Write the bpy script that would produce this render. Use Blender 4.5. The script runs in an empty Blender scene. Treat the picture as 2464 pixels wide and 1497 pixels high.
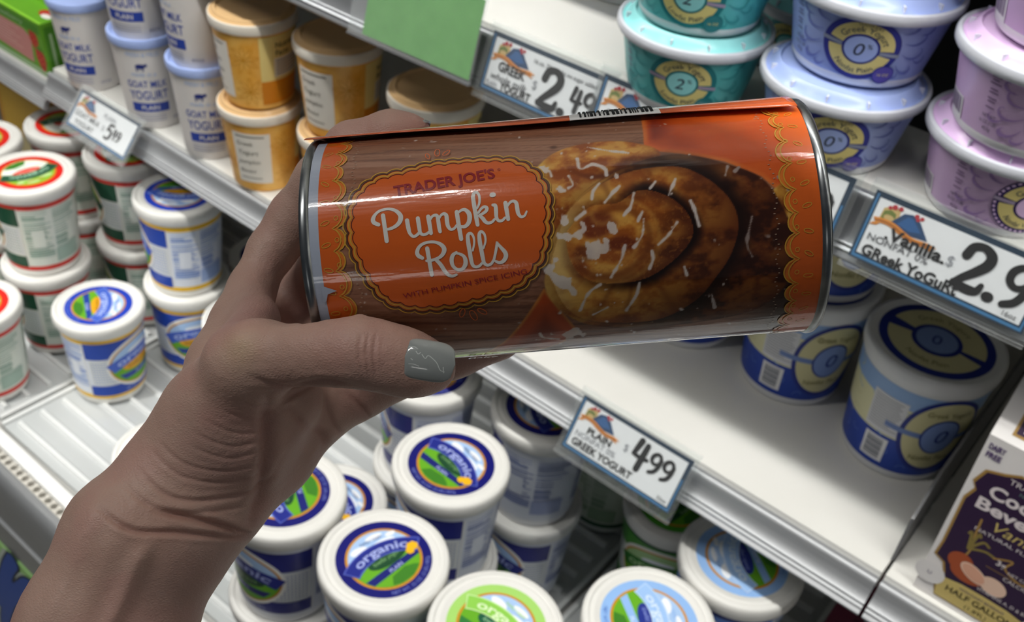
import bpy, bmesh, math, random
import numpy as np
from mathutils import Matrix, Vector

SC = bpy.context.scene
COL = SC.collection
PI = math.pi
rnd = random.Random(7)
H0 = 1.45                      # eye height of the photographer above the floor


def W(x, y, z):
    return (x, y, z + H0)


# ------------------------------------------------------------------ camera
CAM_AXES = ((0.76301068, 0.63857268, 0.10019796),      # right
            (0.44760902, -0.41015075, -0.79462100),    # down
            (-0.46632699, 0.65115382, -0.59878029))    # forward
cd = bpy.data.cameras.new('camera')
cam = bpy.data.objects.new('camera', cd)
COL.objects.link(cam)
_r, _d, _f = [Vector(v) for v in CAM_AXES]
M = Matrix.Identity(4)
for i in range(3):
    M[i][0] = _r[i]; M[i][1] = -_d[i]; M[i][2] = -_f[i]
M[0][3], M[1][3], M[2][3] = W(0, 0, 0)
cam.matrix_world = M
cd.sensor_width = 36.0
cd.lens = 36.0 * 2495.9 / 2464.0
cd.clip_start = 0.01
cd.clip_end = 50
cd.dof.use_dof = True
cd.dof.focus_distance = 0.285
cd.dof.aperture_fstop = 27.0
SC.camera = cam

# ------------------------------------------------------------------ world, lights, exposure
SC.view_settings.view_transform = 'Standard'
SC.view_settings.look = 'None'
SC.view_settings.gamma = 1.0
SC.view_settings.use_curve_mapping = False
SC.view_settings.exposure = 0.0
w = bpy.data.worlds.new('store_air')
SC.world = w
w.use_nodes = True
w.node_tree.nodes['Background'].inputs[0].default_value = (0.80, 0.88, 1.0, 1)
w.node_tree.nodes['Background'].inputs[1].default_value = 0.05


def area(name, loc, rot, sx, sy, power, color=(1, 1, 1), spread=180):
    l = bpy.data.lights.new(name, 'AREA')
    l.shape = 'RECTANGLE'
    l.size = sx; l.size_y = sy; l.energy = power; l.color = color
    l.spread = math.radians(spread)
    o = bpy.data.objects.new(name, l)
    COL.objects.link(o)
    o.location = loc; o.rotation_euler = rot
    return o


# strip lamp of the case canopy (just inside the valance) and the store's ceiling lamps
area('canopy_strip_light', W(-0.5, 0.305, 0.60), (math.radians(12), 0, 0), 3.2, 0.03, 25.5, (1.0, 0.985, 0.95))
area('ceiling_light', W(-1.10, -0.93, 1.9), (0, 0, math.radians(42)), 1.78, 0.07, 25, (1.0, 0.97, 0.93))
area('ceiling_light', W(6.2, -11.2, 1.75), (math.radians(55), 0, math.radians(29)), 3.4, 0.9, 30, (1.0, 0.97, 0.93))
sp = bpy.data.lights.new('added_deck_spot', 'SPOT')  # added spot for the bright patch on the deck; its source is unseen
sp.energy = 80; sp.spot_size = math.radians(26); sp.spot_blend = 0.7; sp.shadow_soft_size = 0.04
sp.color = (1.0, 0.99, 0.95)
spo = bpy.data.objects.new('added_deck_spot', sp)
COL.objects.link(spo)
spo.location = W(-1.35, -0.75, 0.55)
spo.rotation_euler = (Vector(W(-0.98, 0.42, -0.97)) - Vector(spo.location)).to_track_quat('-Z', 'Y').to_euler()


# ------------------------------------------------------------------ helpers: materials
def lin(h):
    h = h.lstrip('#')
    o = []
    for i in (0, 2, 4):
        v = int(h[i:i + 2], 16) / 255
        o.append(v / 12.92 if v <= 0.04045 else ((v + 0.055) / 1.055) ** 2.4)
    return (*o, 1)


MATS = {}


def mat(hexc, rough=0.45, metal=0.0, spec=0.28, coat=0.0, trans=0.0, sss=0.0, emit=0.0):
    key = (hexc, rough, metal, spec, coat, trans, sss, emit)
    if key in MATS:
        return MATS[key]
    m = bpy.data.materials.new('m_' + hexc.lstrip('#'))
    m.use_nodes = True
    b = m.node_tree.nodes['Principled BSDF']
    b.inputs['Base Color'].default_value = lin(hexc)
    b.inputs['Roughness'].default_value = rough
    b.inputs['Metallic'].default_value = metal
    b.inputs['Specular IOR Level'].default_value = spec
    b.inputs['Coat Weight'].default_value = coat
    b.inputs['Coat Roughness'].default_value = 0.08
    b.inputs['Transmission Weight'].default_value = trans
    if sss:
        b.inputs['Subsurface Weight'].default_value = sss
        b.inputs['Subsurface Radius'].default_value = (0.006, 0.005, 0.004)
        b.inputs['Subsurface Scale'].default_value = 1.0
    if emit:
        b.inputs['Emission Color'].default_value = lin(hexc)
        b.inputs['Emission Strength'].default_value = emit
    MATS[key] = m
    return m


def clear_plastic(name, tint='#ffffff', alpha=0.85, rough=0.08):
    """thin clear plastic: mostly see-through, glossy at grazing angles"""
    m = bpy.data.materials.new(name)
    m.use_nodes = True
    nt = m.node_tree
    nt.nodes.clear()
    out = nt.nodes.new('ShaderNodeOutputMaterial')
    mix = nt.nodes.new('ShaderNodeMixShader')
    tr = nt.nodes.new('ShaderNodeBsdfTransparent')
    tr.inputs[0].default_value = lin(tint)
    pr = nt.nodes.new('ShaderNodeBsdfPrincipled')
    pr.inputs['Base Color'].default_value = lin(tint)
    pr.inputs['Roughness'].default_value = rough
    lw = nt.nodes.new('ShaderNodeLayerWeight')
    lw.inputs[0].default_value = 0.12
    mr = nt.nodes.new('ShaderNodeMapRange')
    mr.inputs[3].default_value = 1 - alpha
    mr.inputs[4].default_value = 0.6
    nt.links.new(lw.outputs['Facing'], mr.inputs[0])
    nt.links.new(mr.outputs[0], mix.inputs[0])
    nt.links.new(tr.outputs[0], mix.inputs[1])
    nt.links.new(pr.outputs[0], mix.inputs[2])
    nt.links.new(mix.outputs[0], out.inputs[0])
    return m


def noise_mat(name, c1, c2, scale=20, rough=0.5, stretch=(1, 1, 1), bump=0.0, metal=0.0, detail=4, coat=0.0, lo=0.35, hi=0.65):
    m = bpy.data.materials.new(name)
    m.use_nodes = True
    nt = m.node_tree
    b = nt.nodes['Principled BSDF']
    tc = nt.nodes.new('ShaderNodeTexCoord')
    mp = nt.nodes.new('ShaderNodeMapping')
    mp.inputs['Scale'].default_value = stretch
    nz = nt.nodes.new('ShaderNodeTexNoise')
    nz.inputs['Scale'].default_value = scale
    nz.inputs['Detail'].default_value = detail
    cr = nt.nodes.new('ShaderNodeValToRGB')
    cr.color_ramp.elements[0].color = lin(c1); cr.color_ramp.elements[0].position = lo
    cr.color_ramp.elements[1].color = lin(c2); cr.color_ramp.elements[1].position = hi
    nt.links.new(tc.outputs['Object'], mp.inputs[0])
    nt.links.new(mp.outputs[0], nz.inputs['Vector'])
    nt.links.new(nz.outputs[0], cr.inputs[0])
    nt.links.new(cr.outputs[0], b.inputs['Base Color'])
    b.inputs['Roughness'].default_value = rough
    b.inputs['Metallic'].default_value = metal
    b.inputs['Coat Weight'].default_value = coat
    if bump:
        bp = nt.nodes.new('ShaderNodeBump')
        bp.inputs['Strength'].default_value = bump
        bp.inputs['Distance'].default_value = 0.001
        nt.links.new(nz.outputs[0], bp.inputs['Height'])
        nt.links.new(bp.outputs[0], b.inputs['Normal'])
    return m


# ------------------------------------------------------------------ helpers: objects
def new_obj(name, me, parent=None, loc=None):
    o = bpy.data.objects.new(name, me)
    COL.objects.link(o)
    if parent is not None:
        o.parent = parent
    if loc is not None:
        o.location = loc
    return o


def tag(o, label=None, cat=None, group=None, kind=None):
    if label: o['label'] = label
    if cat: o['category'] = cat
    if group: o['group'] = group
    if kind: o['kind'] = kind
    return o


def thing(name, label, cat, loc=(0, 0, 0), rot=(0, 0, 0), group=None):
    o = new_obj(name, None, None, loc)
    o.empty_display_size = 0.02
    o.rotation_euler = rot
    return tag(o, label, cat, group)


def finish(me, smooth=40):
    me.update()
    if smooth:
        me.polygons.foreach_set('use_smooth', [True] * len(me.polygons))
        me.set_sharp_from_angle(angle=math.radians(smooth))
    return me


class MB:
    """collects simple solids into ONE mesh"""
    def __init__(s):
        s.v = []; s.f = []; s.m = []; s.mats = []

    def mi(s, m):
        if m not in s.mats: s.mats.append(m)
        return s.mats.index(m)

    def add(s, vs, fs, m):
        k = len(s.v); i = s.mi(m)
        s.v += [tuple(p) for p in vs]
        s.f += [tuple(a + k for a in f) for f in fs]
        s.m += [i] * len(fs)

    def box(s, x0, x1, y0, y1, z0, z1, m):
        vs = [(x, y, z) for z in (z0, z1) for y in (y0, y1) for x in (x0, x1)]
        s.add(vs, [(0, 2, 3, 1), (4, 5, 7, 6), (0, 1, 5, 4), (2, 6, 7, 3), (0, 4, 6, 2), (1, 3, 7, 5)], m)

    def prism(s, prof, x0, x1, m, cap=True, mlist=None):
        """profile of (y,z) points swept along x"""
        n = len(prof)
        vs = [(x0, y, z) for y, z in prof] + [(x1, y, z) for y, z in prof]
        for i in range(n):
            j = (i + 1) % n
            s.add([vs[i], vs[j], vs[j + n], vs[i + n]], [(0, 1, 2, 3)], mlist[i] if mlist else m)
        if cap:
            s.add(vs[:n], [tuple(range(n))[::-1]], m); s.add(vs[n:], [tuple(range(n))], m)

    def lathe(s, prof, m, seg=56, mlist=None, a0=0.0, a1=2 * PI):
        full = abs(a1 - a0 - 2 * PI) < 1e-6
        n = seg if full else seg + 1
        vs = []
        for r, z in prof:
            for k in range(n):
                a = a0 + (a1 - a0) * k / seg
                vs.append((r * math.cos(a), r * math.sin(a), z))
        for i in range(len(prof) - 1):
            fs = []
            for k in range(seg):
                j = (k + 1) % n
                fs.append((i * n + k, i * n + j, (i + 1) * n + j, (i + 1) * n + k))
            kk = len(s.v)
            s.f += [tuple(q + kk for q in f) for f in fs]
            s.m += [s.mi(mlist[i] if mlist else m)] * len(fs)
        s.v += vs

    def tube(s, pts, r, m, seg=8):
        pts = [Vector(p) for p in pts]
        vs = []
        for i, p in enumerate(pts):
            d = (pts[min(i + 1, len(pts) - 1)] - pts[max(i - 1, 0)]).normalized()
            a = d.orthogonal().normalized(); b = d.cross(a)
            rr = r[i] if isinstance(r, (list, tuple)) else r
            vs += [p + (a * math.cos(2 * PI * k / seg) + b * math.sin(2 * PI * k / seg)) * rr for k in range(seg)]
        fs = [(i * seg + k, i * seg + (k + 1) % seg, (i + 1) * seg + (k + 1) % seg, (i + 1) * seg + k)
              for i in range(len(pts) - 1) for k in range(seg)]
        fs += [tuple(range(seg))[::-1], tuple(range((len(pts) - 1) * seg, len(pts) * seg))]
        s.add(vs, fs, m)

    def mesh(s, name, smooth=40):
        me = bpy.data.meshes.new(name)
        me.from_pydata(s.v, [], s.f)
        for m in s.mats: me.materials.append(m)
        me.polygons.foreach_set('material_index', s.m)
        bm = bmesh.new(); bm.from_mesh(me)
        bmesh.ops.remove_doubles(bm, verts=bm.verts[:], dist=1e-6)
        bmesh.ops.recalc_face_normals(bm, faces=bm.faces[:])
        bm.to_mesh(me); bm.free()
        return finish(me, smooth)

    def build(s, name, parent=None, loc=None, smooth=40):
        return new_obj(name, s.mesh(name, smooth), parent, loc)


# ------------------------------------------------------------------ helpers: printed artwork (flat layers laid on a surface)
_TXT = {}


def text_geo(body, bold=0.0):
    k = (body, bold)
    if k not in _TXT:
        c = bpy.data.curves.new('t', 'FONT')
        c.body = body; c.size = 1.0; c.resolution_u = 3; c.offset = bold
        o = bpy.data.objects.new('t', c)
        COL.objects.link(o)
        dg = bpy.context.evaluated_depsgraph_get()
        me = bpy.data.meshes.new_from_object(o.evaluated_get(dg))
        vs = [(v.co.x, v.co.y) for v in me.vertices]
        fs = [tuple(p.vertices) for p in me.polygons]
        bpy.data.objects.remove(o); bpy.data.curves.remove(c); bpy.data.meshes.remove(me)
        _TXT[k] = (vs, fs)
    return _TXT[k]


def spline(pts, n=6):
    """Catmull-Rom through points of any dimension"""
    P = [np.array(p, float) for p in pts]
    P = [2 * P[0] - P[1]] + P + [2 * P[-1] - P[-2]]
    out = []
    for i in range(1, len(P) - 2):
        for k in range(n):
            t = k / n
            out.append(0.5 * ((2 * P[i]) + (-P[i - 1] + P[i + 1]) * t + (2 * P[i - 1] - 5 * P[i] + 4 * P[i + 1] - P[i + 2]) * t * t
                              + (-P[i - 1] + 3 * P[i] - 3 * P[i + 1] + P[i + 2]) * t ** 3))
    out.append(P[-2])
    return out


class Art:
    def __init__(s):
        s.items = []

    def poly(s, pts, m, l=1):
        s.items.append((l, m, [tuple(p[:2]) for p in pts], [tuple(range(len(pts)))]))

    def rect(s, x0, x1, y0, y1, m, l=1):
        s.poly([(x0, y0), (x1, y0), (x1, y1), (x0, y1)], m, l)

    def disc(s, cx, cy, rx, m, l=1, ry=None, rot=0.0, n=48):
        ry = rx if ry is None else ry
        c, d = math.cos(rot), math.sin(rot)
        s.poly([(cx + rx * math.cos(a) * c - ry * math.sin(a) * d, cy + rx * math.cos(a) * d + ry * math.sin(a) * c)
                for a in [2 * PI * k / n for k in range(n)]], m, l)

    def band(s, P, Q, m, l=1):
        """strip between two polylines of equal length"""
        n = len(P)
        s.items.append((l, m, [tuple(p[:2]) for p in P] + [tuple(q[:2]) for q in Q],
                        [(i, i + 1, n + i + 1, n + i) for i in range(n - 1)]))

    def fan(s, pts, m, l=1):
        n = len(pts); c = np.mean([p[:2] for p in pts], 0)
        s.items.append((l, m, [tuple(p[:2]) for p in pts] + [tuple(c)], [(i, (i + 1) % n, n) for i in range(n)]))

    def arc(s, cx, cy, r0, r1, a0, a1, m, l=1, n=24):
        A = [a0 + (a1 - a0) * k / n for k in range(n + 1)]
        s.band([(cx + r0 * math.cos(a), cy + r0 * math.sin(a)) for a in A], [(cx + r1 * math.cos(a), cy + r1 * math.sin(a)) for a in A], m, l)

    def stroke(s, pts, wd, m, l=1, sm=0, closed=False, cap=True):
        """brush stroke; points (x,y) with one width, or (x,y,w)"""
        P = [(*p[:2], p[2] if len(p) > 2 else wd) for p in pts]
        if closed: P = P + [P[0]]
        if sm: P = spline(P, sm)
        P = np.array(P, float)
        d = np.gradient(P[:, :2], axis=0)
        d /= np.linalg.norm(d, axis=1)[:, None] + 1e-12
        nn = np.c_[-d[:, 1], d[:, 0]] * P[:, 2:3] / 2
        s.band(P[:, :2] + nn, P[:, :2] - nn, m, l)
        if cap and not closed:
            for q in (P[0], P[-1]):
                s.disc(q[0], q[1], q[2] / 2, m, l, n=12)

    def text(s, body, x, y, size, m, l=2, align='l', rot=0.0, arc=None, bold=0.0, sx=1.0, shear=0.0, fit=None):
        vs, fs = text_geo(body, bold)
        if not vs: return
        V = np.array(vs)
        x0, x1 = V[:, 0].min(), V[:, 0].max()
        if fit: sx = fit / ((x1 - x0) * size)
        X = (V[:, 0] - x0) * size * sx; Y = V[:, 1] * size
        wd = (x1 - x0) * size * sx
        X = X + shear * Y
        if align == 'c': X = X - wd / 2
        if align == 'r': X = X - wd
        if arc:      # (radius, centre angle): R>0 reads over the top, R<0 along the bottom
            R, a = arc
            if R > 0:
                th = a - X / R
                X, Y = (R + Y) * np.cos(th), (R + Y) * np.sin(th)
            else:
                th = a + X / -R
                X, Y = (-R - Y) * np.cos(th), (-R - Y) * np.sin(th)
            X = X + x; Y = Y + y
        else:
            c, d = math.cos(rot), math.sin(rot)
            X, Y = x + X * c - Y * d, y + X * d + Y * c
        s.items.append((l, m, list(zip(X.tolist(), Y.tolist())), fs))

    def xf(s, fn):
        s.items = [(l, m, [fn(*p) for p in vs], fs) for l, m, vs, fs in s.items]
        return s

    def into(s, mb, fn, du=None, dv=None):
        """fn(u,v,layer)->xyz ; du: cut at every du in u so the print bends with the surface"""
        ne = min(0.01, 0.9 / max(1, len(s.items)))
        for k_, (l, m, vs, fs) in enumerate(s.items):
            l = l + k_ * ne      # later print always lies a hair above earlier print
            bm = bmesh.new()
            B = [bm.verts.new((p[0], p[1], 0)) for p in vs]
            for f in fs:
                try: bm.faces.new([B[i] for i in f])
                except ValueError: pass
            big = [f for f in bm.faces if len(f.verts) > 4]
            if big: bmesh.ops.triangulate(bm, faces=big)
            if du:
                us = [p[0] for p in vs]
                for k in range(math.ceil(min(us) / du + 1e-6), math.floor(max(us) / du - 1e-6) + 1):
                    bmesh.ops.bisect_plane(bm, geom=bm.verts[:] + bm.edges[:] + bm.faces[:], plane_co=(k * du + .00137 * du, 0, 0), plane_no=(1, 0, 0))
            if dv:
                us = [p[1] for p in vs]
                for k in range(math.ceil(min(us) / dv + 1e-6), math.floor(max(us) / dv - 1e-6) + 1):
                    bmesh.ops.bisect_plane(bm, geom=bm.verts[:] + bm.edges[:] + bm.faces[:], plane_co=(0, k * dv + .00137 * dv, 0), plane_no=(0, 1, 0))
            bm.verts.index_update()
            mb.add([fn(v.co.x, v.co.y, l) for v in bm.verts], [tuple(v.index for v in f.verts) for f in bm.faces], m)
            bm.free()


def raw_mesh(mb, name, smooth=None):
    me = bpy.data.meshes.new(name)
    me.from_pydata(mb.v, [], mb.f)
    for m in mb.mats: me.materials.append(m)
    me.polygons.foreach_set('material_index', mb.m)
    me.polygons.foreach_set('use_smooth', [True] * len(me.polygons))
    me.update()
    return me


# ================================================================== the refrigerated case
ALU = noise_mat('brushed_aluminium', '#9fa1a4', '#b4b6b8', scale=60, rough=0.5, stretch=(0.4, 60, 60), metal=0.6)
ALU2 = mat('#d3d4d4', rough=0.22, metal=1.0)
PAINT = noise_mat('white_enamel', '#dcdbd5', '#e4e3de', scale=5, rough=0.38)
PAINTG = mat('#b9b8b4', rough=0.4)
DARK = mat('#1d1e20', rough=0.6)
DGREY = mat('#3a3b3e', rough=0.5)
RAILG = mat('#8d8f92', rough=0.3, metal=0.6)
WHITEP = mat('#e9e9e7', rough=0.35)
FROST = mat('#bfc2c2', rough=0.25, trans=0.0, spec=0.5)
RIBW = mat('#e4e6e5', rough=0.25, spec=0.5)
CLEAR = clear_plastic('clear_holder_plastic', '#fbfcfc', 0.988)
SMOKE = clear_plastic('grey_divider_plastic', '#9a9a9c', 0.55, 0.15)
TILT = math.radians(3)


def shelf_pt(yf, zf, y):
    return zf + (y - yf) * math.tan(TILT)


ZA, YA = -0.635, 0.641      # middle shelf: front edge height below the eye, distance of the front edge
ZB, YB = -0.3266, 0.641     # upper shelf


floor = MB(); floor.box(-4, 3, -3, 2, -0.05, 0, noise_mat('floor_vinyl', '#77736c', '#8b877f', 3, 0.4))
tag(floor.build('floor', loc=(0, 0, 0)), kind='structure')
wb = MB(); wb.box(-4, 3, 1.50, 1.56, 0, 3.0, mat('#8e8f90', 0.7))
tag(wb.build('wall_back', loc=(0, 0, 0)), kind='structure')

case = thing('refrigerated_case', 'open refrigerated dairy case with grey front bumper holding all the tubs', 'display case', W(0, 0, 0))
X0, X1 = -2.3, 0.75
m = MB(); m.box(X0, X1, 1.27, 1.31, -1.35, 1.0, DARK); m.build('back_panel', case)
m = MB(); m.box(X0, X1, 0.362, 1.268, -1.07, -1.0125, PAINTG)
m.box(X0, X1, 0.40, 1.27, -1.35, -1.07, DGREY); m.box(X0, X1, 0.3755, 0.393, -1.012, -1.0008, WHITEP); m.build('deck_pan', case)
m = MB()
prof = [(0.362, -0.997), (0.358, -0.990), (0.350, -0.990), (0.344, -0.995), (0.341, -1.004), (0.3395, -1.02), (0.3395, -1.072), (0.3405, -1.080),
        (0.337, -1.083), (0.337, -1.087), (0.342, -1.090), (0.342, -1.110), (0.344, -1.112), (0.344, -1.158), (0.362, -1.158)]
m.prism(prof, X0, X1, noise_mat('bumper_metal', '#96989a', '#a8aaac', 40, 0.42, (0.4, 40, 40), metal=0.75)); m.build('bumper', case, smooth=35)
m = MB(); m.box(X0, X1, 0.352, 0.41, -1.40, -1.158, DGREY); m.build('kick_panel', case)
m = MB(); m.box(X0, X1, 0.265, 0.274, 0.20, 1.05, WHITEP); m.build('shading_valance', case)  # unseen panel added to keep the strip light off the hand
m = MB(); m.box(X0, X1, 0.274, 1.31, 0.66, 0.72, PAINTG); m.build('canopy', case)
m = MB(); m.box(-2.15, 0.74, 0.285, 0.325, 0.605, 0.66, WHITEP); m.build('lamp_housing', case)
for sx in (X0 - 0.03, X1):
    m = MB(); m.box(sx, sx + 0.03, 0.40, 1.31, -1.35, 1.0, PAINTG); m.build('end_panel', case)

# perforated air grille: a strip with a row of real holes
m = MB()
gm = mat('#cfcbc2', 0.4)
p = 0.0128
nh = int((0.3 - (-2.0)) / p)
for k in range(nh):
    x = -2.0 + k * p
    yc, zc, hw = 0.3655, -0.9935, p / 2
    out = []; inn = []; low = []
    for q in range(16):
        a = 2 * PI * q / 16
        c, s = math.cos(a), math.sin(a)
        e = max(abs(c), abs(s))
        out.append((x + c / e * hw, yc + s / e * 0.0060, zc + 0.0012 * (1 if s > 0 else 0)))
        inn.append((x + c * 0.0044, yc + s * 0.0050, zc + 0.002))
        low.append((x + c * 0.0042, yc + s * 0.0046, zc - 0.010))
    for q in range(16):
        r = (q + 1) % 16
        m.add([out[q], out[r], inn[r], inn[q]], [(0, 1, 2, 3)], gm)
        m.add([inn[q], inn[r], low[r], low[q]], [(0, 1, 2, 3)], gm)
    m.add(low, [tuple(range(16))], DARK)
m.build('air_grille', case, smooth=30)

# ribbed deck trays, laid side by side on the deck
tray_labels = ['white ribbed deck tray farthest left under the red lidded tubs',
               'white ribbed deck tray under the front blue and yellow tub',
               'bright white ribbed deck tray in front of the wrist',
               'white ribbed deck tray behind the palm, under the navy lids',
               'white ribbed deck tray under the navy lidded tubs',
               'shadowed ribbed deck tray under the light blue lidded tubs',
               'ribbed deck tray at the right end under the dark carton']
tp = MB()
tw = 0.236
tp.box(-tw / 2, tw / 2, -0.428, 0.40, 0.0, 0.006, FROST)
for k in range(25):
    yy = -0.412 + k * 0.032
    tp.prism([(yy - 0.004, 0.006), (yy - 0.0022, 0.0115), (yy + 0.0022, 0.0115), (yy + 0.004, 0.006)], -tw / 2 + 0.016, tw / 2 - 0.016, RIBW)
for s in (-1, 1):
    tp.box(s * (tw / 2 - 0.003) - 0.003, s * (tw / 2 - 0.003) + 0.003, -0.428, 0.40, 0.006, 0.0105, RIBW)
tray_me = tp.mesh('deck_tray', 25)
for k in range(7):
    o = new_obj('deck_tray', tray_me, None, W(-1.46 + k * 0.243, 0.83, -1.0115))
    o.rotation_euler = (0, 0, math.radians(1.0))
    tag(o, tray_labels[k], 'tray', 'ribbed deck trays')


def shelf(name, label, x0, x1, yf, zf, lean, facelen, tone, depth=0.56, sheet=None):
    t = thing(name, label, 'shelf', W(0, yf, zf), group='shelves of the dairy case')
    m = MB()
    zb = depth * math.tan(TILT)
    m.prism([(0.004, 0.0), (depth, zb), (depth, zb - 0.018), (0.004, -0.018)], x0, x1, PAINT)
    m.build('shelf_panel', t)
    a = math.radians(lean)
    d = (-math.sin(a), -math.cos(a)); n = (-math.cos(a), math.sin(a))
    pr = [(0.0, -0.005), (0.0, 0.001), (0.002, 0.0035), (0.006, 0.004), (0.010, 0.0015), (facelen - 0.013, 0.0015), (facelen - 0.0115, 0.003), (facelen - 0.0095, 0.0015),
          (facelen - 0.0075, 0.003), (facelen - 0.0055, 0.0015), (facelen - 0.002, 0.0028), (facelen, 0.0), (facelen, -0.005)]
    prof = [(0.0005 + s * d[0] + q * n[0], -0.0035 + s * d[1] + q * n[1]) for s, q in pr]
    m = MB(); m.prism(prof, x0, x1, tone); m.build('front_rail', t, smooth=50)
    if sheet:  # black sheet added so the space behind the cups goes dark
        m = MB(); m.prism([(.104, .0054 - .0003), (depth - .01, (depth - .01) * math.tan(TILT) - .0003), (depth - .01, (depth - .01) * math.tan(TILT) + .0002), (.104, .0054 + .0002)], sheet, x1 - .01, DARK)
        m.build('darkening_sheet', t)['label'] = 'black liner added to darken the back half of the shelf'
    for x in (x0 + 0.05, x1 - 0.07):
        m = MB(); m.box(x, x + 0.02, 0.05, depth, -0.05, -0.0185, PAINTG); m.build('bracket', t)
    return t


shelf('shelf', 'white middle shelf holding the goat milk, orange and blue swirl tubs', -1.2615, -0.0675, YA, ZA, 30, 0.036, ALU)
shelf('shelf', 'short white middle shelf section under the purple beverage carton', -0.0645, 0.6, YA, ZA, 30, 0.036, ALU)
shelf('shelf', 'white middle shelf section at far left under the green strawberry box', -2.2, -1.2645, YA, ZA - 0.021, 30, 0.036, ALU)
shelf('shelf', 'white upper shelf holding the teal, blue and pink cups', -2.2, 0.6, YB, ZB, 17, 0.050, RAILG, 0.5, -.40)

shelf('shelf', 'topmost white shelf above the frame that shades the upper shelf', -2.2, 0.6, 0.630, -0.02, 17, 0.050, RAILG, 0.5)

m = MB(); m.prism([(0.02, 0.0), (0.40, 0.021), (0.40, 0.085), (0.06, 0.075), (0.02, 0.05)], -0.0012, 0.0012, SMOKE)
tag(m.build('shelf_divider', loc=W(-0.0665, YA, ZA + 0.002)), 'clear grey divider standing on the middle shelf left of the purple carton', 'divider')

# painted sign below the bumper
SG = mat('#86ad6c', 0.55); SN = mat('#1f3f86', 0.5); SK = mat('#16202c', 0.5); SGREY = mat('#9aa39a', 0.5)
sg = thing('painted_sign', 'green board with dark blue brush lettering below the case bumper', 'sign', W(-1.1, 0.345, -1.55))
m = MB(); m.box(-0.9, 0.9, -0.003, 0.004, 0.0, 0.389, SG); m.build('board', sg)
a = Art()
stem = [(-1.0111, -1.1685), (-1.0347, -1.2037), (-1.0606, -1.2501), (-1.088, -1.2991), (-1.1153, -1.3466)]
loop = [(-1.0473, -1.2529), (-1.0370, -1.2400), (-1.0290, -1.2430), (-1.0320, -1.2560), (-1.0459, -1.274), (-1.0725, -1.3017), (-1.0883, -1.3092), (-1.1059, -1.3209)]
curve = [(-0.9313, -1.1765), (-0.9748, -1.188), (-1.0071, -1.2222), (-1.0413, -1.2678), (-1.0686, -1.3094), (-1.0929, -1.3548), (-1.1122, -1.3996), (-1.121, -1.4294)]
for pts, wd in ((stem, 0.026), (loop, 0.017), (curve, 0.024)):
    a.stroke([(x - 0.014, z - 0.002) for x, z in pts], wd, SGREY, 1, 4)
    a.stroke(pts, wd + 0.007, SK, 2, 8)
for pts, wd in ((stem, 0.026), (loop, 0.017), (curve, 0.024)):
    a.stroke(pts, wd, SN, 3, 8)
m = MB(); a.into(m, lambda u, v, l: (u + 1.1, -0.0032 - 0.0003 * l, v + 1.55)); new_obj('lettering', raw_mesh(m, 'lettering'), sg)


# ================================================================== tubs
def lid_map(zt):
    return lambda u, v, l: (u, v, zt + 0.00012 * l)


def cone_map(r0, z0, r1, z1, gap=0.0003):
    rm = (r0 + r1) / 2
    def fn(u, v, l):
        r = r0 + (r1 - r0) * (v - z0) / (z1 - z0) + gap + 0.00012 * l
        a = -PI / 2 + u / rm
        return (r * math.cos(a), r * math.sin(a), v)
    return fn


def tub_things(kind, parts, name, label, cat, x, y, z, group, body_rot=0.0, lid_rot=0.0, tilt=0.0):
    """one tub: an Empty at its base, with its own part objects (mesh data shared by its kind)"""
    t = thing(name, label, cat, W(x, y, z), (tilt, 0, 0), group)
    for pn, me in parts.items():
        o = new_obj(pn, me, t)
        o.rotation_euler = (0, 0, lid_rot if pn == 'lid' else body_rot)
    return t


WHT = mat('#eceae4', 0.38)
WHTL = mat('#e2e1dc', 0.42)
SKY = mat('#a9c8ee', 0.4); CLOUD = mat('#eef3fa', 0.4); GOLD = mat('#c98d24', 0.4); YEL = mat('#f0b81e', 0.4)
GRN = mat('#66ab26', 0.4); GRN2 = mat('#3f7f26', 0.4)


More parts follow.
